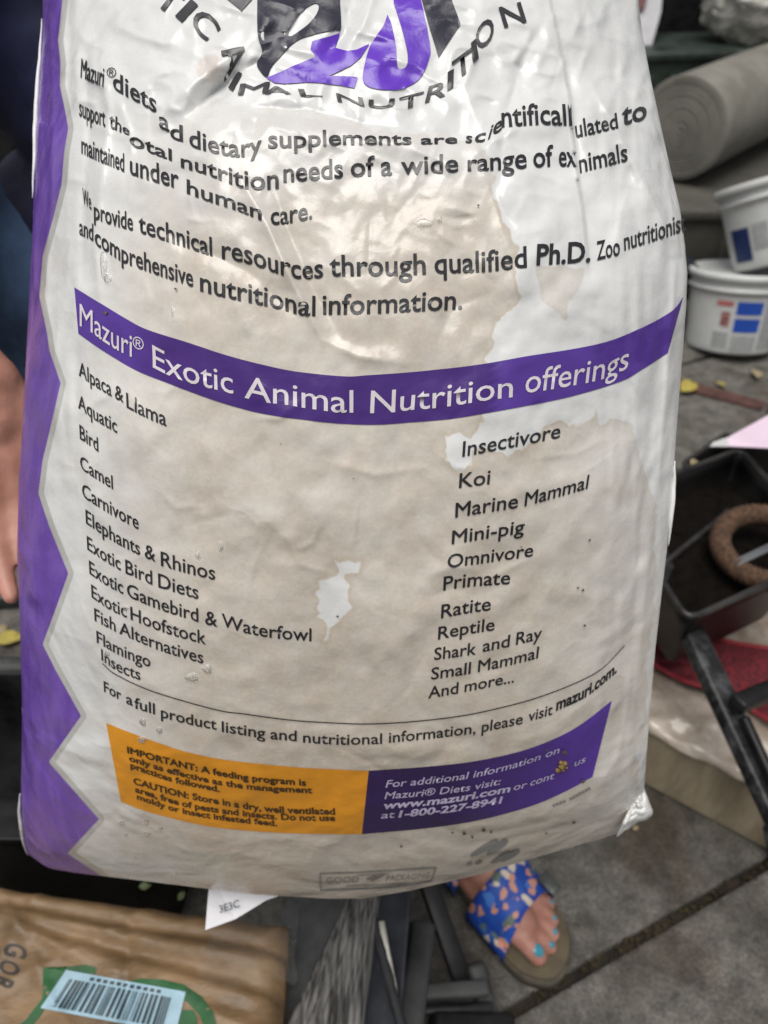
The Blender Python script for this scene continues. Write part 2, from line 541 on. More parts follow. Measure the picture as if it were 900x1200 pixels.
# printed and soaked areas, carried as distance fields so that their outlines stay sharp
PURPLE = [(74, -120), (60, -60), (73, 0), (70, 30), (68, 47), (71, 75), (70, 100), (76, 128), (80, 150), (75, 180), (72, 217), (63, 253), (50, 300), (46, 347), (55, 390), (58, 411), (71, 449), (61, 493), (50, 539), (45, 578), (57, 615), (80, 672), (68, 706), (50, 755), (65, 785), (95, 839), (57, 893), (116, 960), (79, 1000), (118, 1026), (160, 1062), (-60, 1062), (-60, -120)]
STAIN = [(20, 112), (80, 120), (112, 108), (150, 122), (188, 140), (222, 130), (248, 112), (262, 117), (300, 128), (360, 127), (385, 138), (420, 140), (440, 148), (478, 154), (505, 149), (510, 158), (556, 168), (578, 200), (586, 250), (608, 290), (604, 330), (612, 350), (598, 372), (585, 378), (577, 408), (566, 420), (572, 440), (564, 470), (568, 492), (556, 506), (552, 514), (538, 507), (524, 514), (528, 538), (540, 552), (556, 548), (553, 528), (585, 533), (600, 535), (625, 515), (638, 499), (655, 486), (668, 499), (680, 491), (692, 486), (700, 475), (705, 496), (722, 488), (742, 494), (748, 530), (757, 560), (766, 600), (772, 640), (766, 720), (760, 800), (752, 880), (742, 1000), (700, 1100), (200, 1100), (0, 1100), (0, 600), (10, 300)]
SPLAT = [(392, 657), (399, 660), (408, 656), (416, 660), (424, 657), (420, 671), (405, 672), (402, 676), (410, 686), (408, 692), (408, 705), (413, 712), (404, 720), (395, 730), (387, 736), (385, 746), (382, 752), (378, 751), (383, 744), (384, 733), (377, 725), (370, 723), (375, 719), (371, 713), (375, 702), (369, 695), (375, 690), (373, 681), (382, 679), (394, 675), (398, 670)]
PATCH = [(627, 310), (690, 312), (682, 345), (662, 350), (664, 373), (652, 364), (634, 352)]
BUB = [(228, 78), (238, 66), (252, 63), (262, 72), (264, 88), (250, 98), (236, 97)]
fx, fy = XX.reshape(-1), YY.reshape(-1)
wob = (10 * vn(fx / 31, fy / 37, 5) + 6 * vn(fx / 11, fy / 14, 6) + 3.5 * vn(fx / 4.5, fy / 5.5, 7)) * (0.5 + 1.2 * np.clip(vn(fx / 45, fy / 50, 2) + 0.5, 0, 1))
sd_st = sdf(fx, fy, STAIN) + wob
sd_st = np.maximum(sd_st, -(sdf(fx, fy, SPLAT) + 1.5 * vn(fx / 4, fy / 4, 6)))
sd_st = np.minimum(sd_st, sdf(fx, fy, PATCH) + wob * 0.8)
sd_pu = sdf(fx, fy, PURPLE)
sd_bu = sdf(fx, fy, BUB)
clip01 = lambda a: np.clip(a, 0, 1)
wet = clip01((fx - 85 - 25 * vn(fx / 40, fy / 60, 3)) / 150) ** 0.8 * (0.35 + 0.65 * clip01((fy - 190 + 30 * vn(fx / 50, fy / 50, 1)) / 130))
wet = np.maximum(wet, 0.95 * clip01((fx - 270) / 70) * clip01((fy - 175) / 60))
wet = wet * (1 - 0.5 * clip01((fx - 620) / 130)) * (1 - 0.35 * clip01((170 - fy) / 40))
wet = wet * np.where(sdf(fx, fy, PATCH, 30) < 14, 0.6, 1.0)
wet = clip01(wet + 0.18 * vn(fx / 22, fy / 30, 4)) * (0.85 + 0.15 * clip01((fy - 600) / 300))
for nm, arr in (("wet", wet), ("stain", sd_st), ("purple", sd_pu), ("bubble", sd_bu)):
    at_ = front_me.attributes.new(nm, 'FLOAT', 'POINT')
    at_.data.foreach_set("value", arr.astype(np.float32))

def sack_material():
    m, N, L, P = nodes("sack_film")
    tc, n0, n2 = film_bump(N, L, P)
    def attr(nm):
        a = N.new("ShaderNodeAttribute"); a.attribute_name = nm
        return a.outputs["Fac"]
    def step(sock, lo, hi):
        r = N.new("ShaderNodeMapRange"); r.interpolation_type = 'SMOOTHSTEP'
        r.inputs["From Min"].default_value, r.inputs["From Max"].default_value = lo, hi
        L.new(sock, r.inputs["Value"])
        return r.outputs[0]
    def mix(f, a, b, blend='MIX'):
        x = N.new("ShaderNodeMix"); x.data_type = 'RGBA'; x.blend_type = blend
        if isinstance(f, float): x.inputs[0].default_value = f
        else: L.new(f, x.inputs[0])
        for k, v in ((6, a), (7, b)):
            if isinstance(v, tuple): x.inputs[k].default_value = (*v, 1)
            else: L.new(v, x.inputs[k])
        return x.outputs[2]
    def noise(scale, det=5, rough=0.6, stretch=None):
        n = N.new("ShaderNodeTexNoise"); n.inputs["Scale"].default_value = scale; n.inputs["Detail"].default_value = det; n.inputs["Roughness"].default_value = rough
        src = tc.outputs["Object"]
        if stretch:
            mp = N.new("ShaderNodeMapping"); mp.inputs["Scale"].default_value = stretch
            L.new(src, mp.inputs[0]); src = mp.outputs[0]
        L.new(src, n.inputs["Vector"])
        return n.outputs["Fac"]
    big, mid, fine = noise(18), noise(70), noise(420, 3)
    clean = mix(step(big, 0.35, 0.7), (0.67, 0.675, 0.67), (0.75, 0.755, 0.75))
    damp = mix(step(big, 0.32, 0.68), (0.545, 0.47, 0.385), (0.62, 0.555, 0.475))
    damp = mix(step(mid, 0.35, 0.8), damp, (0.635, 0.585, 0.52))
    damp = mix(step(fine, 0.35, 0.65), mix(1.0, damp, (0.93, 0.925, 0.915), 'MULTIPLY'), damp)
    st = attr("stain")
    f_in = step(st, 1.6, -1.6)
    rim = step(st, -9.0, 0.0)
    damp = mix(rim, damp, mix(1.0, damp, (0.90, 0.86, 0.78), 'MULTIPLY'))
    faint = N.new("ShaderNodeMath"); faint.operation = 'MULTIPLY'
    L.new(f_in, faint.inputs[0]); L.new(attr("wet"), faint.inputs[1])
    col = mix(faint.outputs[0], clean, damp)
    col = mix(step(attr("bubble"), 3.0, -3.0), col, (0.66, 0.615, 0.575))
    pu = attr("purple")
    wear = noise(60, 4, 0.6, (1.0, 1.0, 0.12))
    pcol = mix(step(wear, 0.35, 0.7), (0.135, 0.062, 0.36), (0.19, 0.10, 0.44))
    pcol = mix(step(noise(24), 0.5, 0.8), pcol, (0.17, 0.095, 0.30))
    grey = mix(step(big, 0.3, 0.7), (0.42, 0.42, 0.40), (0.52, 0.52, 0.50))
    col = mix(step(pu, 7.0, 5.8), col, grey)
    col = mix(step(pu, 0.6, -0.6), col, pcol)
    L.new(col, P.inputs["Base Color"])
    rr = N.new("ShaderNodeMapRange")
    rr.inputs["To Min"].default_value, rr.inputs["To Max"].default_value = 0.15, 0.40
    L.new(mid, rr.inputs["Value"])
    L.new(rr.outputs[0], P.inputs["Roughness"])
    P.inputs["Specular IOR Level"].default_value = 0.55
    return m
m_sack = sack_material()
link_mesh("front_panel", front_me, m_sack, SK)

m_film_w = ink("plain_white_film", (0.74, 0.74, 0.73))
nx, ny = 70, 110
S2, T2 = np.meshgrid(np.linspace(0, 1, nx), np.linspace(0, 1, ny))
Y2 = -350 + (bottom_s(S2) + 350) * T2
X2 = edgeL(Y2) * (1 - S2) + edgeR(Y2) * S2
bulge = 0.15 * np.maximum(1 - np.abs(2 * S2 - 1) ** 2.4, 0) ** 0.65 * np.maximum(1 - np.abs(2 * T2 - 1) ** 6, 0) ** 0.6 * (0.35 + 0.65 * np.clip(T2 * 2, 0, 1))
PB = at_np(X2, Y2, depth(X2, Y2) + 0.0004 + bulge)
i2 = np.arange(nx * ny).reshape(ny, nx)
q2 = np.stack([i2[:-1, :-1], i2[:-1, 1:], i2[1:, 1:], i2[1:, :-1]], -1).reshape(-1, 4)
mesh_obj("back_panel", PB.reshape(-1, 3), q2.tolist(), m_film_w, SK)

# seam showing as a pale raw edge at the sides, and loose flaps of film
for y0, y1, f in ((22, 232, edgeL), (930, 1002, edgeL), (540, 640, edgeR)):
    bm = bmesh.new()
    ys = np.linspace(y0, y1, 24)
    xs = f(ys) + (-1.0 if f is edgeL else 0.8) + 1.2 * vn(ys / 14, ys * 0 + y0, 3)
    dd = depth(f(ys) + (0.5 if f is edgeL else -0.5), ys)
    add_tube(bm, at_np(xs, ys, dd), [0.0003 + 0.0013 * math.sin(math.pi * k / 23) for k in range(24)], 6)
    bm_obj("side_seam", bm, m_film_w, SK)
# the crumpled corner of film folded out at the lower right
n = 26
V = []
ca, cb, cc_ = np.array((751.0, 912)), np.array((766.0, 955)), np.array((722.0, 980))
inn = np.array((742.0, 940))
dcor = float(depth(np.array([744.0]), np.array([940.0]))[0])
for a_ in range(n):
    for b_ in range(n):
        u_, v_ = a_ / (n - 1), b_ / (n - 1)
        e_ = (ca + (cb - ca) * v_ * 2) if v_ < .5 else (cb + (cc_ - cb) * (v_ - .5) * 2)
        bow = math.sin(math.pi * (v_ * 2 % 1.0))
        e_ = e_ + np.array((-2.0, -2.5)) * bow * (1 if v_ < .5 else .8) + np.array((1, 1)) * 2.2 * mnoise.noise(Vector((v_ * 9, 3, 1)))
        p_ = inn + (e_ - inn) * u_
        V.append(at(p_[0], p_[1], dcor + 0.004 + 0.010 * u_ - 0.012 * math.sin(math.pi * u_) * (0.5 + abs(mnoise.noise(Vector((v_ * 6, u_ * 2, 5))))) + 0.004 * mnoise.noise(Vector((v_ * 11, u_ * 5, 2)))))
F = [(a_ * n + b_, (a_ + 1) * n + b_, (a_ + 1) * n + b_ + 1, a_ * n + b_ + 1) for a_ in range(n - 1) for b_ in range(n - 1)]
o = mesh_obj("film_corner", V, F, m_film_w, SK)
o.modifiers.new("thickness", 'SOLIDIFY').thickness = 0.0008

# ---- printing: flat patches
def patch(name, top, bot, mat_, parent, off, n=110, m=10, wet=None):
    a, b = spline(top, n), spline(bot, n)
    t = np.linspace(0, 1, m)[:, None, None]
    G = a[None] * (1 - t) + b[None] * t
    V = surf(G[..., 0], G[..., 1], off)
    i = np.arange(n * m).reshape(m, n)
    f = np.stack([i[:-1, :-1], i[1:, :-1], i[1:, 1:], i[:-1, 1:]], -1).reshape(-1, 4)
    o = mesh_obj(name, V.reshape(-1, 3), f.tolist(), mat_, parent)
    if wet is not None:
        a_ = o.data.attributes.new("wet", 'FLOAT', 'POINT')
        a_.data.foreach_set("value", wet(G[..., 0], G[..., 1]).reshape(-1).astype(np.float32))
    return o

def blob(bm, outline, off, smooth_n=None, holes=(), step_px=4.0):
    """an outline filled with a fine triangle grid lying on the sack's face"""
    def dens(p):
        p = np.array(p, float)
        if smooth_n:
            p = spline(np.vstack([p, p[:1]]), smooth_n)[:-1]
        o = []
        for k in range(len(p)):
            a, b = p[k], p[(k + 1) % len(p)]
            m = max(1, int(np.hypot(*(b - a)) / step_px))
            for j in range(m):
                o.append(a + (b - a) * j / m)
        return o
    tb = bmesh.new()
    for lp in [outline, *holes]:
        vs = [tb.verts.new((x, y, 0)) for x, y in dens(lp)]
        for k in range(len(vs)):
            tb.edges.new((vs[k], vs[(k + 1) % len(vs)]))
    bmesh.ops.triangle_fill(tb, edges=tb.edges[:], use_beauty=True, use_dissolve=False)
    for _ in range(3):
        lng = [e for e in tb.edges if e.calc_length() > 2.2 * step_px]
        if not lng: break
        bmesh.ops.subdivide_edges(tb, edges=lng, cuts=1)
        bmesh.ops.triangulate(tb, faces=tb.faces[:])
    tb.verts.ensure_lookup_table()
    co = np.array([v.co[:2] for v in tb.verts])
    P = surf(co[:, 0], co[:, 1], off)
    tb.verts.index_update()
    nv = [bm.verts.new(p) for p in P]
    for f in tb.faces:
        try: bm.faces.new([nv[v.index] for v in f.verts])
        except ValueError: pass
    tb.free()

# ---- lettering: outlines of the built-in typeface bent along the printed base lines
class Lettering:
    items = []
    def __init__(self): self.words = []
    def w(self, text, pts, xh, lean=None, bold=0.0):
        self.words.append((text, pts, xh, lean, bold)); return self
def glyph_meshes(keys):
    tmp = {}
    for k in keys:
        text, bold = k
        c = bpy.data.curves.new("tmp", 'FONT')
        c.body, c.resolution_u, c.offset = text, 3, (0.0 if "M" in text else bold)     # an offset M closes up: it is thickened below
        o = bpy.data.objects.new("tmp", c)
        COL.objects.link(o)
        tmp[k] = o
    dg = bpy.context.evaluated_depsgraph_get()
    dg.update()
    out = {}
    for k, o in tmp.items():
        text, bold = k
        ev = o.evaluated_get(dg)
        me = ev.to_mesh()
        b = bmesh.new(); b.from_mesh(me); ev.to_mesh_clear()
        bmesh.ops.remove_doubles(b, verts=b.verts[:], dist=1e-5)
        bmesh.ops.triangulate(b, faces=b.faces[:])
        for _ in range(2):
            lng = [e for e in b.edges if e.calc_length() > 0.34]
            if not lng: break
            bmesh.ops.subdivide_edges(b, edges=lng, cuts=1)
            bmesh.ops.triangulate(b, faces=b.faces[:])
        b.verts.index_update()
        co = np.array([(v.co.x, v.co.y, 0.0) for v in b.verts])
        fc = [[v.index for v in f.verts] for f in b.faces]
        if "M" in text and bold > 0:
            n0, f0, c0 = len(co), list(fc), co.copy()
            for q_, (dx, dy) in enumerate(((bold, 0), (-bold, 0), (0, bold), (0, -bold))):
                co = np.vstack([co, c0 + np.array([dx, dy, q_ + 1.0])])
                fc += [[i + n0 * (q_ + 1) for i in f] for f in f0]
        out[k] = (co, fc)
        b.free()
    for o in tmp.values():
        c = o.data
        bpy.data.objects.remove(o); bpy.data.curves.remove(c)
    return out
def auto_lean(x, y):
    lo = np.where(x > 430, (x - 430) / 300 * 0.18, (x - 300) / 250 * 0.06)
    return np.where(y < 335, -0.02, lo)

INTRO = 0.014
intro = Lettering()
def I(t, pts, xh, lean=None, b=INTRO): intro.w(t, pts, xh, lean, b)
I("Mazuri", [(95, 91), (122, 102)], 14.5, 0.05, 0.012); I("®", [(125, 90.5), (136, 92)], 7.2, 0.1, 0.0)
I("diets", [(133, 105), (158, 118), (184, 133)], 14)
I("a", [(187, 149), (199, 155)], 13); I("d", [(200, 163), (215, 167)], 12.5)
I("dietary", [(222.5, 172), (245, 178), (265, 182.5), (284, 184), (307, 178)], 13.5)
I("supplements", [(314.5, 174), (356, 172.5), (378, 171), (414, 169.7), (482.5, 169.7)], (14, 7.8))
I("are", [(493, 169.7), (536, 168.6)], 6.6)
I("s", [(545.5, 168), (553, 168.3)], 8, 0.1); I("c", [(555.5, 168.3), (568, 166)], 10, 0.2); I("i", [(571.5, 164.5), (574.5, 162.5)], 11.5, 0.25); I("e", [(577, 160), (588, 152.5)], 12.5, 0.1)
I("ntificall", [(588, 149.5), (635, 146.2), (670, 147.5)], 15.8, -0.06)
I("ulated", [(674.5, 162), (700, 156), (724, 150.5)], (13.5, 11.5), -0.12)
I("to", [(728, 147), (757, 140)], 15.5, 0.02, 0.02)
I("support", [(93.5, 136), (108, 143), (124, 149)], 14, 0, 0.012)
I("the", [(128, 150), (152, 159)], (13, 6), 0.05, 0.012)
I("otal", [(152.5, 171), (168, 176), (180, 181), (202, 189)], (12, 8.5))
I("nutrition", [(212.5, 196), (245, 206), (265, 214), (286, 221), (305, 222.7), (327, 221)], (10, 16))
I("needs", [(332.5, 214), (402, 208.5)], 14.8)
I("of", [(411, 207.5), (439.5, 206)], 15); I("a", [(446.5, 206), (459.5, 205.2)], 15)
I("wide", [(470, 204.5), (537, 201.7)], 13.7)
I("range", [(548, 200.5), (566, 200), (592, 199), (617, 197.5)], (12, 16.3))
I("of", [(624.5, 196.5), (648, 195)], 16); I("ex", [(654.5, 195.2), (675, 195.5)], 16.3)
I("nimals", [(679, 203), (690, 200), (711, 194.7), (735.6, 188.5)], 14, -0.1)
I("maintained", [(96, 180), (120, 191), (146, 202)], 14, 0, 0.014)
I("under", [(153, 204.5), (180, 213), (210, 221.5)], 15)
I("human", [(219.5, 227), (246, 236.5), (274, 245.5), (307, 258.5)], 11)
I("care.", [(317, 264), (338, 262), (366, 256.5)], 14)
I("We", [(98, 239), (108, 246)], 12.5, -0.05, 0.01)
I("provide", [(111, 256.5), (132, 264), (156.5, 270.7)], 13.5)
I("technical", [(163, 272.5), (205, 286), (249, 300.6)], 14.5)
I("resources", [(260.5, 303.5), (279, 306), (295, 310), (312, 316), (331, 322), (352, 327), (379, 325.3)], 15)
I("through", [(386.5, 323.5), (440, 323.5), (499, 321.5)], 16)
I("qualified", [(509, 320.5), (567, 318.6), (617, 313.3)], 16)
I("Ph.D.", [(628, 310.5), (691, 306.7)], 15.3, 0.05, 0.026)
I("Zoo", [(699, 305), (726, 299)], 14, -0.03)
I("nutritionist", [(731, 293.7), (765, 283), (790, 274.5), (803, 270)], 13.8, -0.05, 0.014)
I("and", [(93.5, 275), (110, 282.5)], 13, 0, 0.01)
I("comprehensive", [(112, 287), (130, 298), (145, 307.5), (163, 314.5), (191, 324.3), (227, 336.6)], 14)
I("nutritional", [(235, 341), (260, 347.8), (279, 352), (300, 356.3), (328, 362.5), (352, 369), (369, 370.5)], 15)
I("information.", [(378, 368.7), (430, 367.7), (541.5, 362.3)], 15.3)

lst = Lettering(); lst2 = Lettering(); foot = Lettering()
def A(t, pts, xh, lean=None, b=0.008): lst.w(t, pts, xh, lean, b)
A("Alpaca", [(93.3, 440), (112, 453), (131.5, 464.8)], 11.5); A("&", [(135.5, 467), (145.5, 472)], 11); A("Llama", [(149, 477.5), (172, 489.5), (195.5, 499.5)], 11.5)
A("Aquatic", [(92.5, 478), (114, 493.5), (138, 507.6)], 11); A("Bird", [(94.5, 514), (116, 529.5)], 11)
A("Camel", [(95, 549), (114, 561.5), (133, 573.3)], 10.5); A("Carnivore", [(97.3, 582), (130, 602.5), (163, 620.3)], 10.8)
A("Elephants", [(101.5, 613), (132, 633.5), (164.7, 650.7)], 10.8); A("&", [(170.3, 653), (182.8, 658)], 10.8); A("Rhinos", [(189, 662.5), (220, 671.5), (252.5, 679.5)], 11)
A("Exotic", [(103, 643.5), (122, 656.5), (142, 668.3)], 10.6); A("Bird", [(147.7, 671.5), (179, 685)], 10.8); A("Diets", [(186, 687.8), (233, 702)], 10.8)
A("Exotic", [(105.5, 672), (125, 685.5), (145, 696)], 10.4); A("Gamebird", [(149.5, 698.5), (190, 715), (232.8, 728.4)], 10.4); A("&", [(240.7, 731), (255, 734)], 10.6); A("Waterfowl", [(260, 733), (285, 740.5), (320, 747), (365, 751)], 9.8)
A("Exotic", [(108, 699.5), (128, 713.5), (149, 723.5)], 10); A("Hoofstock", [(153.5, 725.5), (196, 742), (241.7, 755)], 10)
A("Fish", [(111.5, 727), (136, 740)], 9.8); A("Alternatives", [(140.3, 742), (188, 762), (238.5, 777.4)], 9.6)
A("Flamingo", [(114, 752.5), (144, 769), (176.7, 781.7)], 9.2); A("Insects", [(119.5, 773), (140, 787), (165, 796.8)], 8.8)
R_ = 0.010
def A(t, pts, xh, lean=None, b=0.010): lst2.w(t, pts, xh, lean, b)
A("Insectivore", [(541.5, 535), (590, 526), (655.5, 513)], 11.6, None, R_); A("Koi", [(537.5, 571.5), (573.5, 567)], 11.2, None, R_)
A("Marine", [(533, 606), (570, 600), (606, 594.6)], 11, None, R_); A("Mammal", [(614, 593), (650, 583), (688, 572)], 10.6, None, R_)
A("Mini-pig", [(529, 637.5), (570, 630.5), (613.5, 624)], 10.4, None, R_); A("Omnivore", [(524, 665.5), (570, 659), (624, 651.5)], 10.2, None, R_)
A("Primate", [(519, 691.5), (550, 687), (597, 684)], 10.6, None, R_); A("Ratite", [(516.5, 724), (545, 718.5), (574.5, 714.5)], 10.2, None, R_)
A("Reptile", [(513, 749), (545, 743), (579, 738)], 9.6, None, R_)
A("Shark", [(508.5, 773), (557.5, 766.3)], 9.2, None, R_); A("and", [(565, 763.6), (596.5, 757.3)], 9.2, None, R_); A("Ray", [(604, 755.3), (634, 748)], 9.4, None, R_)
A("Small", [(505, 796), (551, 789)], 9, None, R_); A("Mammal", [(559.5, 787), (595, 779.5), (630, 770.5)], 9, None, R_)
A("And", [(501.5, 818), (536.5, 812)], 8.8, None, R_); A("more...", [(544, 810.5), (602, 799)], 8.4, None, R_)
F_ = 0.011
def A(t, pts, xh, lean=None, b=0.010): foot.w(t, pts, xh, lean, b)
A("For", [(122.4, 810), (142.7, 820.5)], 8.2, None, F_); A("a", [(148.4, 823.8), (156, 826.7)], 8.2, None, F_); A("full", [(158, 829.3), (182, 836.7)], 8.4, None, F_)
A("product", [(189, 840), (220, 848), (254, 854.7)], 8.2, None, F_); A("listing", [(260, 857), (311, 864.8)], 8.2, None, F_); A("and", [(317, 865.3), (347.5, 868)], 8, None, F_)
A("nutritional", [(355, 869.4), (400, 872), (447.7, 871)], 8, None, F_); A("information,", [(455.6, 869.7), (505, 865), (557, 858.8)], 8, None, F_); A("please", [(564, 857.6), (612, 847.6)], 8.2, None, F_)
A("visit", [(618.4, 845.2), (646.8, 836.8)], 8.4, None, F_); A("mazuri.com.", [(651, 832.3), (686.7, 815.5), (722, 787.5)], 8.8, 0.1, 0.034)

ban = Lettering()
def B(t, pts, xh, lean=None, b=0.004): ban.w(t, pts, xh, lean, b)
B("Mazuri", [(95, 382), (110, 390.5), (124, 401), (140, 411), (156, 418.7)], 17, 0.0); B("®", [(156.5, 407.5), (169.5, 411.5)], 9, 0.0, 0)
B("Exotic", [(180, 430.5), (199, 440), (221.7, 448), (246, 454.6), (274, 461.5)], 17.2, -0.03)
B("Animal", [(287, 465.8), (312, 471.5), (334, 474.3), (365, 479), (395, 483), (414, 483.3)], 17.2, 0)
B("Nutrition", [(434, 484), (461, 482.8), (480, 480.5), (511, 477.8), (545, 473), (571, 469), (600, 465.3)], 17.2, 0.04)
B("offerings", [(614, 460.5), (640, 457), (672, 451.5), (690, 448), (708, 443), (734.4, 431.5)], 18, 0.12)

cau = Lettering()
def C_(t, pts, xh): cau.w(t, pts, xh * 0.86, -0.08, 0.03)
C_("IMPORTANT: A feeding program is", [(150, 881), (190, 892.5), (240, 904.2), (292, 913.5), (359, 919.6)], 5.6)
C_("only as effective as the management", [(152, 890.5), (197, 904.5), (250, 917.2), (300, 924.6), (366, 928.4)], 5.2)
C_("practices followed.", [(153.6, 898.8), (202, 915), (258, 927.2)], 5.2)
C_("CAUTION: Store in a dry, well ventilated", [(157, 917.5), (213, 933), (300, 948.5), (345, 952), (393, 953.4)], 5.6)
C_("area, free of pests and insects. Do not use", [(159, 927), (224, 945.8), (300, 956.8), (345, 960), (393, 960.8)], 5.2)
C_("moldy or insect infested feed.", [(161, 935.5), (208, 950.5), (260, 960), (325, 967.2)], 5.0)

con = Lettering()
def D_(t, pts, xh, b=0.006, lean=0.3): con.w(t, pts, xh * 0.78, lean, b)
D_("For additional information on", [(451.7, 921.7), (500, 917.5), (553, 910.5), (605, 898), (654, 881.5)], 7)
D_("Mazuri® Diets visit:", [(450.5, 935), (500, 931), (550, 925), (585, 918)], 6.8)
D_("www.mazuri.com", [(448, 947), (525, 939.5), (596.7, 926.7)], 7, 0.03); D_("or", [(600.7, 925.3), (616, 921.8)], 6.8); D_("cont", [(620, 920.3), (648, 911.5)], 7); D_("us", [(671.7, 897.5), (684.5, 892)], 7)
D_("at", [(446, 958), (461.7, 956.8)], 6.6); D_("1-800-227-8941", [(466.7, 956.7), (530, 950), (586.7, 940)], 6.6, 0.03)

logo_t = Lettering()
def G(t, pts, cap, lean, b=0.012): logo_t.w(t, pts, cap * 0.66, lean, b)
G("O", [(160, -16), (182, 2)], 27, "n"); G("T", [(180, 4), (202, 20)], 27, "n"); G("I", [(206, 19.5), (214, 27)], 27, "n"); G("C", [(221, 25), (241, 50)], 25, "n")
G("A", [(260, 60), (264, 96)], 20, 1.2); G("I", [(268.5, 103.5), (273.5, 107.5)], 20, 0.55)
G("M", [(279, 112), (314, 109.5)], 12.5, 0.25); G("A", [(310, 110.5), (342, 111)], 8.5, -0.2); G("L", [(352, 113.2), (378, 114)], 8, -0.35)
G("N", [(396, 119.5), (427, 125)], 9.5, -0.25); G("U", [(431, 127), (461.5, 126)], 9.5, 0.1)
G("T", [(466, 130), (495, 122)], 14, 0.12); G("R", [(497.5, 121.5), (522, 112.5)], 19, 0.25); G("I", [(524, 107), (531, 102.5)], 21, 0.02)
G("T", [(531.5, 97), (556, 79)], 23, -0.12); G("I", [(554, 74), (560, 68.5)], 22, -0.12); G("O", [(560, 62), (580.5, 43)], 25, -0.2); G("N", [(590.5, 33), (616.5, 26.5)], 23, -0.3)

stamp_t = Lettering()
stamp_t.w("GOOD", [(382, 1034), (420, 1033)], 4.2, 0.1, 0.0).w("PACKAGING", [(452, 1032), (503, 1028)], 4.2, 0.2, 0.0)

ALL = [intro, lst, lst2, foot, ban, cau, con, logo_t, stamp_t]
GLY = glyph_meshes({(w[0], w[4]) for L_ in ALL for w in L_.words} | {("x", 0.0), ("G", 0.02), ("O", 0.02), ("R", 0.02), ("3E3C", 0.01)})
XH = GLY[("x", 0.0)][0][:, 1].max()

def word_px(text, pts, xh, lean, bold):
    co, faces = GLY[(text, bold)]
    x0, x1 = co[:, 0].min(), co[:, 0].max()
    f = (co[:, 0] - x0) / (x1 - x0)
    c = spline(pts, 80)
    ln = np.concatenate([[0], np.cumsum(np.hypot(*np.diff(c, axis=0).T))]); ln /= ln[-1]
    bx, by = np.interp(f, ln, c[:, 0]), np.interp(f, ln, c[:, 1])
    h = xh[0] + (xh[1] - xh[0]) * f if isinstance(xh, tuple) else np.full(len(f), float(xh))
    up = co[:, 1] / XH * h
    if lean == "n":
        tx, ty = np.gradient(c[:, 0]), np.gradient(c[:, 1])
        nn = np.hypot(tx, ty)
        ux, uy = np.interp(f, ln, ty / nn), np.interp(f, ln, -tx / nn)
        return bx + up * ux, by + up * uy, faces, co[:, 2]
    le = auto_lean(bx, by) if lean is None else lean
    return bx + up * le, by - up, faces, co[:, 2]
def print_letters(name, L_, mat_, parent, off):
    V, F, Z, n = [], [], [], 0
    for w in L_.words:
        x, y, faces, z = word_px(*w)
        Z.append(z); V.append(np.stack([x, y], -1)); F += [[i + n for i in f] for f in faces]; n += len(x)
    V, Z = np.vstack(V), np.concatenate(Z)
    P = surf(V[:, 0], V[:, 1], off)
    for k in range(1, 5):
        mk = Z == k
        if mk.any(): P[mk] = surf(V[mk, 0], V[mk, 1], off + 0.00004 * k)
    return mesh_obj(name, P, F, mat_, parent)

m_black = ink("black_ink", (0.022, 0.022, 0.026), 0.3, 0.3)
m_wtxt = ink("white_ink", (0.66, 0.62, 0.66), 0.35, 0.05)
m_lil = ink("pale_lilac_ink", (0.50, 0.45, 0.62), 0.35, 0.08)
m_ban = ink("banner_purple_ink", (0.085, 0.034, 0.28), 0.3, 0.18, (0.058, 0.018, 0.18))
m_con = ink("deep_purple_ink", (0.10, 0.042, 0.33), 0.3, 0.2, (0.032, 0.016, 0.085))
m_ora = ink("orange_ink", (0.70, 0.29, 0.022), 0.34, 0.08)
m_brown = ink("dark_brown_ink", (0.05, 0.028, 0.012), 0.36)
m_logp = ink("violet_ink", (0.125, 0.035, 0.50), 0.28, 0.1)
m_navy = ink("blue_black_ink", (0.022, 0.022, 0.04), 0.36, 0.2)
m_gink = ink("grey_ink", (0.24, 0.235, 0.225), 0.4)
m_lgrey = ink("light_grey_ink", (0.5, 0.5, 0.5), 0.3)

print_letters("paragraph_lettering", intro, m_black, SK, 0.0005)
print_letters("animal_list_lettering", lst, m_black, SK, 0.0005)
print_letters("animal_list_lettering", lst2, m_black, SK, 0.0005)
print_letters("footer_lettering", foot, m_black, SK, 0.0005)
o = patch("title_banner", [(87.8, 337), (119, 356), (149.4, 374.4), (174.4, 387), (219, 401), (260.6, 414.7), (302, 426), (348, 435.5), (403, 441), (431, 439.7), (486.7, 435.6), (560, 427.5), (615.6, 417.8), (671, 409), (713, 399.7), (754, 383), (782, 367.8), (792, 359.5), (800, 348)],
          [(92.5, 391), (112, 405), (135.5, 420), (163, 435.5), (205, 452), (246.7, 467.5), (288, 480), (320, 487), (361.7, 492.5), (403, 496.7), (445, 497.5), (486.7, 494.4), (528, 491), (570, 484), (615.6, 475.6), (671, 464), (726.7, 447), (754, 431.7), (782, 413.6), (796, 401)][:19], m_ban, SK, 0.0004, 200, 16, lambda x, y: np.clip((x - 150) / 40, 0, 1) * np.clip((585 + 6 * np.sin(y) - x) / 10, 0, 1))
print_letters("banner_lettering", ban, m_wtxt, o, 0.0008)
o = patch("caution_panel", [(124.8, 847), (150, 857), (180, 868), (220, 881), (268, 890.5), (340, 898), (390, 901), (432, 902.8)], [(142, 939), (168, 949), (200, 958), (230, 965), (260, 970), (320, 975), (380, 976.8), (424, 977)], m_ora, SK, 0.0004)
print_letters("caution_lettering", cau, m_brown, o, 0.0008)
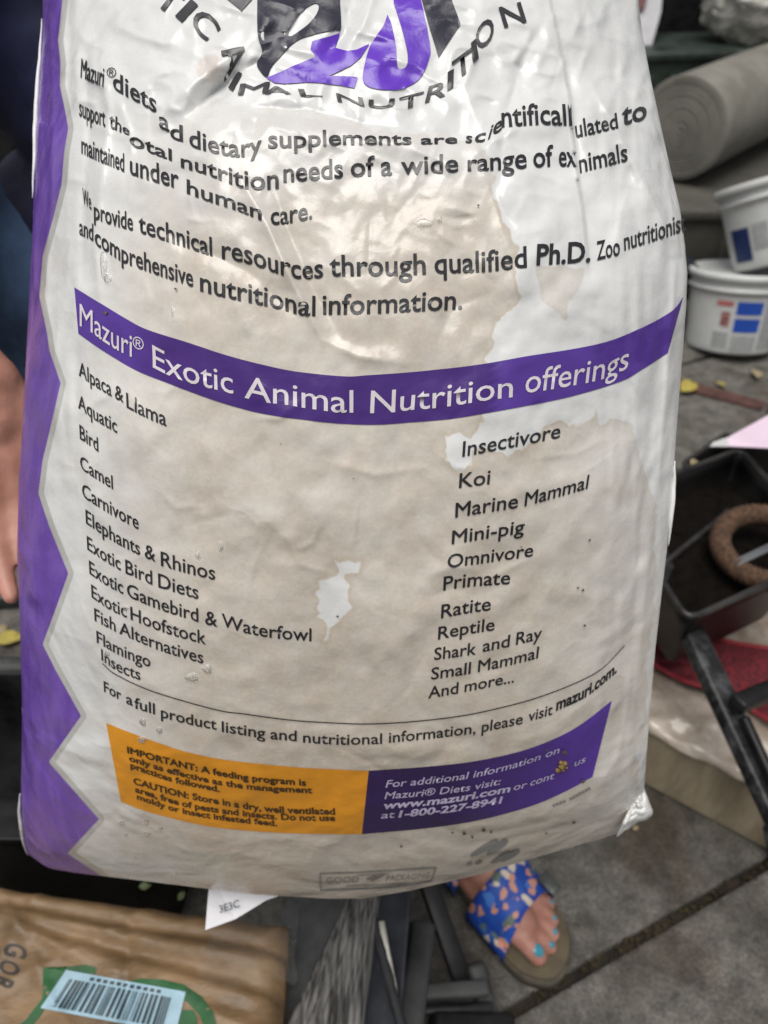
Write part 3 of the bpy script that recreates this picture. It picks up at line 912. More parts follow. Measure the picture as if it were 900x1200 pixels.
o = patch("contact_panel", [(432, 902.8), (500, 898), (560, 891), (620, 876.8), (672, 854), (716.5, 821)], [(424, 977), (500, 970), (560, 960.8), (620, 944.8), (660, 928), (694, 910)], m_con, SK, 0.0004, wet=lambda x, y: np.clip((700 - x) / 170, 0, 1))
print_letters("contact_lettering", con, m_lil, o, 0.0008)

# emblem at the top of the print
bm = bmesh.new()
leaf = [(337.5, 43), (338, 36), (343, 27), (352, 16), (362, 8), (370, 4.5), (373.5, 8), (371, 17), (362, 29), (350, 38), (342, 43)]
blob(bm, [(305, -90), (303, -30), (302, 0), (302, 28), (303, 44), (307, 61), (302, 73), (303, 81), (312.5, 91), (318, 80), (328, 68), (340, 55), (353, 46), (372, 40), (392, 36), (399, 34), (398, 0), (396, -40), (390, -90)], 0.0006, 220, [leaf])
blob(bm, [(488, -60), (510, -60), (529, 0), (539.5, 29), (514, 68), (504, 36), (494, 0)], 0.0006)
bm_obj("emblem_shape", bm, m_navy, SK)
bm = bmesh.new()
blob(bm, [(312.5, 92), (340, 80), (364, 69.5), (370, 67), (364, 58), (366, 49), (386, 43), (398, 39), (395, 50), (393, 57), (407, 60.5), (418, 59), (433, 52), (423, 68), (412, 77), (398, 84), (386, 89.5), (402, 90), (419, 91), (415, 104), (398, 100.5), (375, 98), (360, 97), (335, 99), (322, 98)], 0.0006)
blob(bm, [(454, 18), (448, 33), (434.4, 53), (427, 78), (425.5, 95), (434, 103), (454, 106), (476, 103), (492.8, 91.7), (502.5, 69.4), (504, 55.5), (498, 22), (493, 0), (484, -40), (458, -40), (461, 0), (464, 12), (470.6, 33), (477.5, 64), (476, 78), (469, 81), (465.5, 76), (463.6, 53), (459, 30)], 0.0006, 200)
bm_obj("emblem_shape", bm, m_logp, SK)
bm = bmesh.new()
blob(bm, [(248, -30), (312, -30), (296, 0), (283.5, 14), (266.5, 0)], 0.0006)
bm_obj("emblem_shape", bm, ink("mid_grey_ink", (0.13, 0.13, 0.14), 0.3), SK)
print_letters("emblem_lettering", logo_t, ink("charcoal_ink", (0.04, 0.04, 0.045), 0.28), SK, 0.0007)

# thin rule above the footer
rl = spline([(121, 777), (136.7, 790), (181, 810), (252, 830.5), (288, 836), (341, 843), (394.4, 846.5), (430, 847.5), (480.4, 845), (541, 838), (597.8, 825.8), (640.4, 813), (683, 795.6), (707, 781), (731, 756)], 200)
patch("rule_line", np.stack([rl[:, 0], rl[:, 1] - 0.6], -1), np.stack([rl[:, 0], rl[:, 1] + 0.6], -1), m_black, SK, 0.0007, 300, 2)
# stamp, paw mark and small print at the foot of the sack
bm = bmesh.new()
def stroke(bm, pts, w, off=0.0007, n=40):
    c = spline(pts, n)
    t = np.gradient(c, axis=0); t /= np.hypot(t[:, 0], t[:, 1])[:, None]
    nrm = np.stack([-t[:, 1], t[:, 0]], -1)
    a, b = c + nrm * w / 2, c - nrm * w / 2
    A_, B_ = surf(a[:, 0], a[:, 1], off), surf(b[:, 0], b[:, 1], off)
    va, vb = [bm.verts.new(p) for p in A_], [bm.verts.new(p) for p in B_]
    for k in range(n - 1): bm.faces.new((va[k], va[k + 1], vb[k + 1], vb[k]))
stroke(bm, [(374.8, 1023), (430, 1021), (511, 1016)], 1.5); stroke(bm, [(376, 1042.5), (430, 1040.5), (470, 1037.5), (505, 1032)], 1.5)
stroke(bm, [(374.8, 1022.5), (376, 1043)], 1.5); stroke(bm, [(511, 1015.5), (505, 1032.5)], 1.5)
stroke(bm, [(430, 1030), (440, 1026), (436, 1031), (450, 1024)], 2.2); stroke(bm, [(418, 1025), (455, 1023)], 0.9); stroke(bm, [(405, 1037.5), (440, 1036.5), (480, 1034)], 0.8)
o = bm_obj("packaging_stamp", bm, m_gink, SK)
for w_ in list(stamp_t.words):
    l_ = Lettering(); l_.words = [w_]
    print_letters("stamp_lettering", l_, m_gink, o, 0.0007)
bm = bmesh.new()
def oval(bm, a, b, w):
    a, b = np.array(a, float), np.array(b, float)
    c, ax = (a + b) / 2, (b - a) / 2
    nrm = np.array([-ax[1], ax[0]]); nrm /= np.hypot(*nrm)
    blob(bm, [c + ax * math.cos(t) + nrm * w * math.sin(t) * (1 + 0.25 * math.cos(t)) for t in np.linspace(0, 2 * math.pi, 20, endpoint=False)], 0.0007, None, (), 3)
for a, b, w in (((551, 1003), (584, 983.5), 4.2), ((570, 1001), (595, 983), 4.2), ((575, 1011), (599, 998), 3.2), ((587, 1009), (609, 995), 3.2), ((547, 1012.5), (553, 1009.5), 1.8), ((557, 1012), (565, 1008), 1.8)):
    oval(bm, a, b, w)
bm_obj("paw_mark", bm, m_gink, SK)
bm = bmesh.new()
for x0, y0, x1, y1, n in ((647, 943.5, 663, 937.5, 4), (667, 936, 692, 922.5, 7)):
    for k in range(n):
        f0, f1 = (k + 0.08) / n, (k + 0.82) / n
        stroke(bm, [(x0 + (x1 - x0) * f0, y0 + (y1 - y0) * f0), (x0 + (x1 - x0) * f1, y0 + (y1 - y0) * f1)], 3.0, n=4)
bm_obj("small_print", bm, m_gink, SK)
# scuffs and specks of dirt on the film, drops of water
m_scuff = ink("scuff_dirt", (0.12, 0.085, 0.05), 0.7)
bm = bmesh.new()
rr_ = random.Random(8)
for x, y, r in ((544, 975, 2.4), (553, 979, 1.6), (566, 971, 2.2), (575, 973, 1.5), (530, 974, 1.3), (672, 962, 1.8), (682, 914, 2.2), (676, 688, 1.4), (682, 691, 1.6), (684, 732, 1.3), (207, 339, 1.4), (690, 632, 1.2), (560, 242, 1.2), (396, 721, 1.4), (640, 878, 1.8), (125, 367, 2.0), (660, 880, 2.6), (414, 560, 0.9), (330, 520, 0.8), (610, 640, 1.0), (240, 900, 0.9), (500, 930, 1.0), (470, 990, 1.4), (640, 975, 1.2)):
    blob(bm, [(x + math.cos(t) * r * rr_.uniform(0.6, 1.5), y + math.sin(t) * r * rr_.uniform(0.5, 1.3)) for t in np.linspace(0, 2 * math.pi, 9, endpoint=False)], 0.0012, None, (), 2)
bm_obj("dirt_specks", bm, m_scuff, SK)["kind"] = "stuff"
m_drop, N_, L__, P_ = nodes("water")
P_.inputs["Base Color"].default_value = (0.93, 0.93, 0.92, 1); P_.inputs["Roughness"].default_value = 0.04; P_.inputs["Transmission Weight"].default_value = 0.85; P_.inputs["IOR"].default_value = 1.33
_n = N_.new("ShaderNodeTexNoise"); _n.inputs["Scale"].default_value = 300; _b = N_.new("ShaderNodeBump"); _b.inputs["Strength"].default_value = 0.1; L__.new(_n.outputs[0], _b.inputs["Height"]); L__.new(_b.outputs[0], P_.inputs["Normal"])
for x, y, rx, ry in ((243, 783, 6, 5.5), (225, 793, 8, 5), (168, 845, 4, 5), (187, 855, 3.5, 4), (167, 866, 5, 4), (143, 964, 3.2, 3), (172, 976, 4, 3), (171, 962, 3, 4), (188, 970, 3, 3), (148, 977, 2.4, 2), (203, 1024, 3, 2.4), (259, 640, 3, 6), (122, 310, 4, 16), (127, 326, 4.5, 6), (203, 365, 2, 6), (515, 257, 3, 4), (497, 262, 10, 5), (232, 650, 3, 4), (126, 765, 3, 4), (148, 712, 3, 3), (157, 1003, 2.4, 2)):
    k1, k2 = 10, 18
    V, F = [], []
    for i in range(k1 + 1):
        ph = i / k1 * math.pi / 2
        for j in range(k2):
            th = 2 * math.pi * j / k2
            wb = 1 + 0.12 * math.sin(3 * th + x)
            V.append((x + rx * wb * math.cos(th) * math.cos(ph), y + ry * wb * math.sin(th) * math.cos(ph), math.sin(ph)))
    V = np.array(V)
    P = np.zeros((len(V), 3))
    for lev in np.unique(V[:, 2]):
        mk = V[:, 2] == lev
        P[mk] = surf(V[mk, 0], V[mk, 1], 0.0005 + 0.00028 * min(rx, ry) * lev)
    for i in range(k1):
        for j in range(k2):
            F.append((i * k2 + j, i * k2 + (j + 1) % k2, (i + 1) * k2 + (j + 1) % k2, (i + 1) * k2 + j))
    mesh_obj("water_drop", P, F, m_drop, SK)
# crumb of dry debris stuck on the purple panel
bm = bmesh.new()
for dx, dy, r in ((0, 0, .0022), (3, -3, .002), (-4, 5, .0016), (5, 1, .0013), (1, 5, .0012), (-1, -4, .0014)):
    bmesh.ops.create_icosphere(bm, subdivisions=2, radius=r, matrix=Matrix.Translation(Vector(surf(np.array([657.0 + dx]), np.array([896.0 + dy]), 0.0014)[0])))
for v in bm.verts: v.co += Vector((mnoise.noise(v.co * 900), mnoise.noise(v.co * 900 + Vector((9, 0, 0))), mnoise.noise(v.co * 900 + Vector((0, 7, 0))))) * 0.0009
tag(bm_obj("dirt_crumb", bm, mat("dry_crumb", (0.20, 0.11, 0.03), 0.9, 0.6, 400, c2=(0.42, 0.28, 0.10), bump=0.6), None), "small brown crumb of debris stuck on the dark purple panel of the sack", "debris")
#PART2

# ------------------------------------------------------------------ brown paper sack lying in front, lower left
m_kraft = mat("kraft_paper", (0.15, 0.09, 0.04), 0.5, 0.25, 9, c2=(0.27, 0.17, 0.085), bump=0.45, bscale=60, dist=0.003, stretch=(1, 2.2, 1))
PS = thing("paper_sack", "brown paper sack lying flat with green print and a pale blue barcode sticker", "paper sack", (-0.33, 0.22, 0))
def kraft_z(x, y):
    z = 0.338 + 0.024 * vn(x * 6, y * 9, 1) + 0.003 * vn(x * 15 + 3 + y * 9, y * 26, 2) + 0.0025 * vn(x * 60, y * 70, 3)
    ln = (y - 0.330) + 0.16 * (x + 0.33)                  # long creases across the sack
    z = z - 0.006 * np.exp(-(ln / 0.006) ** 2) + 0.005 * np.exp(-((ln + 0.012) / 0.008) ** 2)
    ln2 = (y - 0.295) + 0.25 * (x + 0.3)
    z = z + 0.004 * np.exp(-(ln2 / 0.007) ** 2) - 0.004 * np.exp(-((ln2 - 0.011) / 0.007) ** 2)
    for a_, b_, c_, w_ in ((0.9, 0.35, 0.05, .005), (-0.5, 0.86, 0.40, .006), (0.35, 0.94, 0.17, .005), (1.0, -0.2, -0.42, .006), (0.75, 0.66, -0.06, .005)):
        q__ = a_ * x + b_ * y - c_ + 0.012 * vn(x * 14, y * 14, 6)
        z = z + 0.004 * np.exp(-np.abs(q__) / w_)
    ln3 = (x + 0.245) + 0.25 * (y - 0.3)
    z = z - 0.005 * np.exp(-(ln3 / 0.006) ** 2) * np.clip((0.36 - y) / 0.1, 0, 1)
    return z
nx_, ny_ = 130, 120
gx_, gy_ = np.meshgrid(np.linspace(0, 1, nx_), np.linspace(0, 1, ny_))
c00, c10, c01, c11 = np.array((-.62, .02)), np.array((-.085, -.02)), np.array((-.60, .385)), np.array((-.095, .322))
xy = (c00 * ((1 - gx_) * (1 - gy_))[..., None] + c10 * (gx_ * (1 - gy_))[..., None] + c01 * ((1 - gx_) * gy_)[..., None] + c11 * (gx_ * gy_)[..., None])
ed = np.minimum(np.minimum(gx_, 1 - gx_) * 0.5, np.minimum(gy_, 1 - gy_) * 0.37)
zt = kraft_z(xy[..., 0], xy[..., 1]) - 0.028 * np.exp(-ed / 0.008)
top = np.concatenate([xy, zt[..., None]], -1)
zb = 0.002 + 0.28 * np.exp(-ed / 0.018)
botm = np.concatenate([xy, np.minimum(zb, zt - 0.0005)[..., None]], -1)
botm[ed < 1e-9] = top[ed < 1e-9]
i = np.arange(nx_ * ny_).reshape(ny_, nx_)
qf = np.stack([i[:-1, :-1], i[:-1, 1:], i[1:, 1:], i[1:, :-1]], -1).reshape(-1, 4)
qb = np.stack([i[:-1, :-1], i[1:, :-1], i[1:, 1:], i[:-1, 1:]], -1).reshape(-1, 4) + nx_ * ny_
o = mesh_obj("sack_body", np.vstack([top.reshape(-1, 3), botm.reshape(-1, 3)]), qf.tolist() + qb.tolist(), m_kraft, PS)
def on_kraft(px, py, lift):
    """the point of the sack's top seen in a direction, lifted off it"""
    z = 0.338
    for _ in range(8):
        p = on_plane(px, py, z)
        z = float(kraft_z(np.array([p.x]), np.array([p.y]))[0])
    p = on_plane(px, py, z)
    return Vector((p.x, p.y, z + lift))
def kraft_poly(bm, pts, lift):
    tb = bmesh.new()
    p = np.array(pts, float)
    d = []
    for k in range(len(p)):
        a, b = p[k], p[(k + 1) % len(p)]
        m_ = max(1, int(np.hypot(*(b - a)) / 6))
        d += [a + (b - a) * j / m_ for j in range(m_)]
    vs = [tb.verts.new((x, y, 0)) for x, y in d]
    tb.faces.new(vs)
    bmesh.ops.triangulate(tb, faces=tb.faces[:])
    for _ in range(3):
        lng = [e for e in tb.edges if e.calc_length() > 14]
        if not lng: break
        bmesh.ops.subdivide_edges(tb, edges=lng, cuts=1)
        bmesh.ops.triangulate(tb, faces=tb.faces[:])
    tb.verts.index_update()
    nv = [bm.verts.new(on_kraft(v.co.x, v.co.y, lift)) for v in tb.verts]
    for f in tb.faces: bm.faces.new([nv[v.index] for v in f.verts])
    tb.free()
m_green = mat("green_print", (0.012, 0.085, 0.022), 0.6, 0.35, 40, bump=0.1)
bm = bmesh.new()
sp_ = lambda p, n=60: spline(np.vstack([p, p[:1]]), n)[:-1]
kraft_poly(bm, [(51, 1134), (62, 1140), (72, 1138), (80, 1133), (100, 1131), (112, 1134), (112, 1142), (90, 1140), (76, 1140), (62, 1165), (48, 1190), (40, 1200), (34, 1215), (-6, 1240), (-14, 1228), (30, 1196), (50, 1170)], 0.0008)
kraft_poly(bm, [(145, 1152), (165, 1147), (190, 1148), (215, 1154), (236, 1168), (250, 1186), (256, 1210), (250, 1230), (238, 1230), (241, 1208), (234, 1190), (220, 1175), (200, 1166), (180, 1162), (160, 1160)], 0.0008)
kraft_poly(bm, [(206, 1192), (214, 1184), (226, 1184), (231, 1194), (230, 1208), (222, 1220), (208, 1222), (198, 1210)], 0.0009)
bm_obj("green_mark", bm, m_green, PS)
m_stick = mat("sticker_paper", (0.30, 0.45, 0.54), 0.45, 0.12, 40, bump=0.05)
bm = bmesh.new()
q_ = np.array([(78, 1137.5), (218, 1163), (206, 1212), (48, 1182)], float)
kraft_poly(bm, q_, 0.0016)
ST = bm_obj("barcode_sticker", bm, m_stick, PS)
m_bar = mat("barcode_ink", (0.03, 0.05, 0.06), 0.5, 0.2, 60, bump=0)
bm = bmesh.new()
rb = random.Random(3)
def bil(u, v): return (q_[0] * (1 - u) + q_[1] * u) * (1 - v) + (q_[3] * (1 - u) + q_[2] * u) * v
u = 0.07
while u < 0.90:
    w_ = rb.choice([0.006, 0.006, 0.012, 0.018, 0.024])
    kraft_poly(bm, [bil(u, 0.2), bil(u + w_, 0.2), bil(u + w_, 0.92), bil(u, 0.92)], 0.0022)
    u += w_ + rb.choice([0.007, 0.007, 0.012, 0.02])
for k in range(11):
    a_ = 0.22 + k * 0.055
    kraft_poly(bm, [bil(a_, 0.065), bil(a_ + 0.035, 0.065), bil(a_ + 0.035, 0.15), bil(a_, 0.15)], 0.0022)
bm_obj("barcode_bars", bm, m_bar, ST)
m_kink = mat("black_print", (0.035, 0.03, 0.025), 0.6, 0.2, 60, bump=0)
bm = bmesh.new()
for ch, org, ex, ey in (("G", (8, 1103), (-3.5, 16), (25, 6.5)), ("O", (2.5, 1123), (-4.5, 16), (22, 7)), ("R", (-5, 1141), (-5, 15), (22, 8))):
    co, fc = GLY[(ch, 0.02)]
    cn = co[:, :2] / np.array([co[:, 0].max(), 0.70])
    nv = [bm.verts.new(on_kraft(org[0] + ex[0] * c[0] + ey[0] * c[1], org[1] + ex[1] * c[0] + ey[1] * c[1], 0.0012)) for c in cn]
    for f in fc: bm.faces.new([nv[i_] for i_ in f])
bm_obj("printed_lettering", bm, m_kink, PS, False, False)

# ------------------------------------------------------------------ black plastic tub behind it
m_blackpl = mat("black_plastic", (0.008, 0.008, 0.009), 0.42, 0.4, 18, bump=0.15, c2=(0.02, 0.02, 0.021), spec=0.3)
m_dkpl = mat("worn_dark_plastic", (0.045, 0.046, 0.046), 0.6, 0.4, 25, bump=0.2)
def rounded_quad(c4, r, n=6):
    """corner points of a quad with rounded corners"""
    out = []
    c4 = [Vector(c) for c in c4]
    for k in range(4):
        p, a, b = c4[k], c4[k - 1], c4[(k + 1) % 4]
        e1 = p + (a - p).normalized() * r; e2 = p + (b - p).normalized() * r
        for j in range(n + 1):
            t = j / n
            out.append(e1 * (1 - t) ** 2 + p * 2 * t * (1 - t) + e2 * t * t)
    return out
def open_box(bm, rim, base, r, wall=0.004, lip=0.008, liph=0.014):
    """tapered open container between a rim quad and a base quad, with a rolled lip, wall thickness and a floor"""
    def ring(q, inset, dz):
        q = [Vector(v) for v in q]
        c = sum(q, Vector()) / 4
        qq = [v + (c - v).normalized() * inset * 1.4 + Vector((0, 0, dz)) for v in q]
        return rounded_quad(qq, max(r - inset, 0.004))
    def mixq(t): return [Vector(a) * (1 - t) + Vector(b) * t for a, b in zip(base, rim)]
    seq = [ring(base, 0.0, 0), ring(mixq(0.9), 0, 0), ring(rim, 0, -liph), ring(rim, -lip, -liph), ring(rim, -lip, -0.002), ring(rim, -lip + 0.002, 0), ring(rim, 0.0, 0.0), ring(rim, wall, -0.003), ring(mixq(0.9), wall, 0), ring(base, wall, 0.006)]
    vs = [[bm.verts.new(p) for p in s] for s in seq]
    m_ = len(vs[0])
    for a, b in zip(vs[:-1], vs[1:]):
        for k in range(m_): bm.faces.new((a[k], a[(k + 1) % m_], b[(k + 1) % m_], b[k]))
    bm.faces.new(list(reversed(vs[0]))); bm.faces.new(vs[-1])
TB = thing("plastic_tub", "empty black plastic tub on the paving behind the brown paper sack", "tub", (-0.55, 0.52, 0))
bm = bmesh.new()
open_box(bm, [(-.98, .42, .30), (-.24, .42, .30), (-.24, .645, .30), (-.98, .645, .30)], [(-.94, .44, .0), (-.28, .44, .0), (-.28, .62, .0), (-.94, .62, .0)], 0.05)
bm_obj("tub_shell", bm, m_blackpl, TB)
bm = bmesh.new()
add_tube(bm, [(-.99, .660, .286), (-.60, .662, .290), (-.23, .660, .286)], 0.016, 12)
bm_obj("rolled_edge", bm, m_dkpl, TB)
bm = bmesh.new()
add_bar(bm, on_plane(-90, 708, 0.017), on_plane(60, 698, 0.017), 0.028, 0.032, 0.006)
tag(bm_obj("metal_rail", bm, mat("teal_grey_paint", (0.03, 0.042, 0.044), 0.5, 0.3, 30), None), "dark teal-grey bar lying just below the person's hand", "bar")

# small white paper tag and crumpled clear film under the sack
m_tag = mat("tag_paper", (0.74, 0.73, 0.76), 0.6, 0.05, 30, bump=0.1)
PT = thing("paper_tag", "small white paper tag with a pointed end hanging out under the feed sack", "paper tag", at(290, 1060, 0.66))
bm = bmesh.new()
extrude_poly(bm, [at(246, 1025, .655), at(300, 1020, .66), at(352, 1030, .665), at(335, 1047, .655), at(312, 1055, .65), at(276, 1077, .64), at(240.5, 1090, .635), at(243, 1060, .64)], 0.0006)
bm_obj("tag_sheet", bm, m_tag, PT, False)
bm = bmesh.new()
co, fc = GLY[("3E3C", 0.01)]
o0, oe, ou = at(257, 1069.5, .637), at(281, 1062, .6415), at(255.5, 1061, .6385)
cn = co[:, :2] / np.array([co[:, 0].max(), 0.7])
nrm = (oe - o0).cross(ou - o0).normalized() * (-1 if (oe - o0).cross(ou - o0).y > 0 else 1)
nv = [bm.verts.new(o0 + (oe - o0) * c[0] + (ou - o0) * c[1] + nrm * 0.0025) for c in cn]
for f in fc: bm.faces.new([nv[i_] for i_ in f])
bm_obj("tag_lettering", bm, m_bar, PT, False, False)
m_clear, N_, L__, P_ = nodes("clear_film")
P_.inputs["Base Color"].default_value = (0.8, 0.8, 0.8, 1); P_.inputs["Roughness"].default_value = 0.12; P_.inputs["Transmission Weight"].default_value = 0.9; P_.inputs["IOR"].default_value = 1.1
_n = N_.new("ShaderNodeTexNoise"); _n.inputs["Scale"].default_value = 60; _b = N_.new("ShaderNodeBump"); _b.inputs["Strength"].default_value = 0.6; L__.new(_n.outputs[0], _b.inputs["Height"]); L__.new(_b.outputs[0], P_.inputs["Normal"])
P_.inputs["Alpha"].default_value = 0.30
V, F = [], []
n = 60
for a_ in range(n):
    for b_ in range(n):
        x, y = a_ / (n - 1) - .5, b_ / (n - 1) - .5
        h = 0.020 * abs(mnoise.noise(Vector((x * 5, y * 5, 2)))) + 0.012 * abs(mnoise.noise(Vector((x * 11, y * 11, 5)))) + 0.004 * mnoise.noise(Vector((x * 25, y * 25, 9)))
        r_ = 1 + 0.3 * mnoise.noise(Vector((x * 4, y * 4, 8)))
        V.append((x * 0.085 * r_, y * 0.07 * r_, h))
for a_ in range(n - 1):
    for b_ in range(n - 1): F.append((a_ * n + b_, (a_ + 1) * n + b_, (a_ + 1) * n + b_ + 1, a_ * n + b_ + 1))
o = mesh_obj("plastic_wrap", V, F, m_clear)
o.location = on_kraft(296, 1112, 0.006)
tag(o, "crumpled piece of clear plastic wrap lying at the corner of the brown paper sack", "plastic wrap")

# ------------------------------------------------------------------ folded canvas cart, bottom middle
FC = thing("folding_cart", "folded grey canvas cart with frayed pleats beside a black hinged metal frame", "folding cart", (-0.03, 0.32, 0))
m_gcan = mat("grey_canvas", (0.060, 0.062, 0.064), 0.85, 0.25, 60, bump=0.4, bscale=500, dist=0.001)
m_denim = mat("dark_denim", (0.03, 0.034, 0.043), 0.85, 0.35, 40, bump=0.4, bscale=600, dist=0.001)
m_piping = mat("black_piping", (0.014, 0.015, 0.018), 0.7, 0.3, 60, bump=0.5, bscale=300)
m_trim = mat("worn_white_trim", (0.55, 0.53, 0.47), 0.6, 0.2, 60, bump=0.2)
def strip_grid(name, Ltop, Ltbot, Rtop, Rtbot, dT, dB, mat_, parent, n=60, m=50, fold=None, thick=0.004, ext=0.5):
    """a panel between a left and a right edge line, carried on past the frame at both ends"""
    V = []
    for j in range(m):
        t = -0.45 + (1.0 + 0.45 + ext) * j / (m - 1)
        for k in range(n):
            s = k / (n - 1)
            lx, ly = Ltop[0] + (Ltbot[0] - Ltop[0]) * t, Ltop[1] + (Ltbot[1] - Ltop[1]) * t
            rx, ry = Rtop[0] + (Rtbot[0] - Rtop[0]) * t, Rtop[1] + (Rtbot[1] - Rtop[1]) * t
            d = dT + (dB - dT) * t
            p = at(lx + (rx - lx) * s, ly + (ry - ly) * s, d)
            if fold: p.z += fold(s, t)
            V.append(p)
    F = [(j * n + k, j * n + k + 1, (j + 1) * n + k + 1, (j + 1) * n + k) for j in range(m - 1) for k in range(n - 1)]
    o = mesh_obj(name, V, F, mat_, parent)
    md = o.modifiers.new("thickness", 'SOLIDIFY'); md.thickness = thick; md.offset = -1
    return o
strip_grid("side_panel", (335, 1056), (317, 1205), (414, 1056), (345, 1205), .835, .745, m_gcan, FC, fold=lambda s, t: -0.004 * s + 0.002 * math.sin(3 * t + s))
# pleats: many thin worn layers standing side by side, fanning open towards the viewer
m_pleat, N_, L__, P_ = nodes("frayed_canvas")
tc_ = N_.new("ShaderNodeTexCoord"); mp_ = N_.new("ShaderNodeMapping"); mp_.inputs["Scale"].default_value = (260, 14, 260)
L__.new(tc_.outputs["Object"], mp_.inputs[0])
nn_ = N_.new("ShaderNodeTexNoise"); nn_.inputs["Scale"].default_value = 1; nn_.inputs["Detail"].default_value = 6; L__.new(mp_.outputs[0], nn_.inputs["Vector"])
cr_ = N_.new("ShaderNodeValToRGB"); cr_.color_ramp.elements[0].position, cr_.color_ramp.elements[1].position = 0.38, 0.62
cr_.color_ramp.elements[0].color, cr_.color_ramp.elements[1].color = (0.025, 0.024, 0.023, 1), (0.17, 0.165, 0.158, 1)
L__.new(nn_.outputs["Fac"], cr_.inputs[0]); L__.new(cr_.outputs[0], P_.inputs["Base Color"]); P_.inputs["Roughness"].default_value = 0.9
bb_ = N_.new("ShaderNodeBump"); bb_.inputs["Strength"].default_value = 0.6; bb_.inputs["Distance"].default_value = 0.002; L__.new(nn_.outputs["Fac"], bb_.inputs["Height"]); L__.new(bb_.outputs[0], P_.inputs["Normal"])
rp = random.Random(12)
ph = [rp.uniform(0, 6.28) for _ in range(12)]
def pleat(s, t):
    w_ = s * 11
    k = int(w_) % 12
    return 0.006 + 0.007 * abs(math.sin(math.pi * w_)) ** 0.6 + 0.0025 * math.sin(5 * t + ph[k]) + 0.010 * math.sin(math.pi * s)
strip_grid("pleated_panel", (414, 1052), (341, 1205), (443, 1052), (424, 1205), .825, .735, m_pleat, FC, 140, 60, pleat, 0.003)
strip_grid("brown_edge_binding", (411, 1056), (336, 1205), (415, 1056), (342, 1205), .822, .733, mat("brown_binding", (0.14, 0.095, 0.05), 0.8, 0.3, 80), FC, 6, 50, lambda s, t: 0.006, 0.003)
strip_grid("denim_panel", (441, 1050), (422, 1205), (482, 1050), (470, 1205), .84, .755, m_denim, FC, 40, 40, lambda s, t: 0.003 - 0.012 * math.sin(math.pi * s) + 0.001 * math.sin(9 * t), 0.004)
bm = bmesh.new()
add_tube(bm, [at(431 + 40 * t, 1055 + 150 * t, .815 - .085 * t) for t in np.linspace(-.5, 1.5, 30)], [0.0052 + 0.0005 * math.sin(k * 2.1) for k in range(30)], 12)
bm_obj("piping", bm, m_piping, FC)
bm = bmesh.new()
tr = [(447, 1080), (451, 1110), (456, 1135), (463, 1165), (470, 1205), (480, 1250)]
add_tube(bm, [at(x, y, .80 - .0005 * (y - 1080)) for x, y in tr], [0.0035, 0.0045, 0.0042, 0.0032, 0.0034, 0.003], 8)
bm_obj("white_trim", bm, m_trim, FC)
bm = bmesh.new()
add_box(bm, (-0.068, 0.33, 0.12), (0.075, 0.42, 0.22), None, 0.02, 3)
bm_obj("cart_body", bm, m_blackpl, FC)
bm = bmesh.new(); add_bar(bm, at(489, 1000, 1.02), at(545, 1158, .955), 0.024, 0.014, 0.003); bm_obj("frame_bar", bm, m_blackpl, FC)
bm = bmesh.new(); add_bar(bm, at(497, 1080, .97), at(476, 1240, .86), 0.030, 0.016, 0.006); bm_obj("hinge_lever", bm, m_dkpl, FC)
bm = bmesh.new(); add_bar(bm, at(478, 1080, .98), at(462, 1240, .88), 0.016, 0.012, 0.004); bm_obj("frame_bar", bm, m_blackpl, FC)
bm = bmesh.new(); add_bar(bm, at(470, 1166, .92), at(572, 1158, .93), 0.018, 0.016, 0.004); bm_obj("cross_bar", bm, m_dkpl, FC)
bm = bmesh.new(); add_bar(bm, at(465, 1186, .915), at(578, 1180, .925), 0.012, 0.012, 0.004); bm_obj("cross_bar", bm, m_blackpl, FC)
bm = bmesh.new(); add_bar(bm, at(556, 1128, .965), at(580, 1220, .93), 0.024, 0.024, 0.006); bm_obj("frame_foot", bm, m_dkpl, FC)
bm = bmesh.new(); add_bar(bm, at(505, 1205, .90), at(600, 1206, .93), 0.03, 0.03, 0.006); bm_obj("cross_bar", bm, m_blackpl, FC)

# ------------------------------------------------------------------ right side: slab under plastic, planters, rack
EB, NB, KB = Vector((.824, -.567, 0)), Vector((.567, .824, 0)), Vector((.537, .574, 0))
rotb = Matrix((EB, NB, Vector((0, 0, 1)))).transposed()
m_foam = mat("tan_board", (0.32, 0.26, 0.165), 0.8, 0.3, 9, c2=(0.43, 0.36, 0.25), bump=0.2, stretch=(3, 3, 0.6))
bm = bmesh.new()
add_box(bm, KB + EB * 0.0 + NB * 0.285 + Vector((0, 0, 0.0695)), (1.0, 0.57, 0.135), rotb, 0.004)
tag(bm_obj("foam_slab", bm, m_foam, None, False), "thick tan slab on the paving under crinkled plastic and black planters", "slab")
m_sheet = mat("clouded_plastic_sheet", (0.36, 0.28, 0.205), 0.25, 0.2, 15, c2=(0.56, 0.49, 0.42), bump=0.6, bscale=40, dist=0.004, rvar=0.1, coat=0.3)
n, m = 170, 110
V = []
def crk(a, b):
    return 0.013 * abs(mnoise.noise(Vector((a * 9, b * 11, 1)))) + 0.009 * mnoise.noise(Vector((a * 24, b * 30, 4))) + 0.0022 * abs(mnoise.noise(Vector((a * 60, b * 55, 7))))
for j in range(m):
    for k in range(n):
        s = -0.5 + 1.02 * k / (n - 1)
        sm = max(0, min(1, (s - 0.00) / 0.05)); sm = sm * sm * (3 - 2 * sm)
        hang = 0.010 + 0.117 * sm
        r = -hang + (0.56 + hang) * j / (m - 1)
        c = crk(s, r)
        if r < 0:
            p = KB + EB * s + NB * (-0.004 - 0.018 * sm * min(1, -r / 0.1) - c * 0.8) + Vector((0, 0, 0.139 + r + 0.004))
        else:
            p = KB + EB * s + NB * r + Vector((0, 0, 0.1415 + c * 1.3))
        V.append(p)
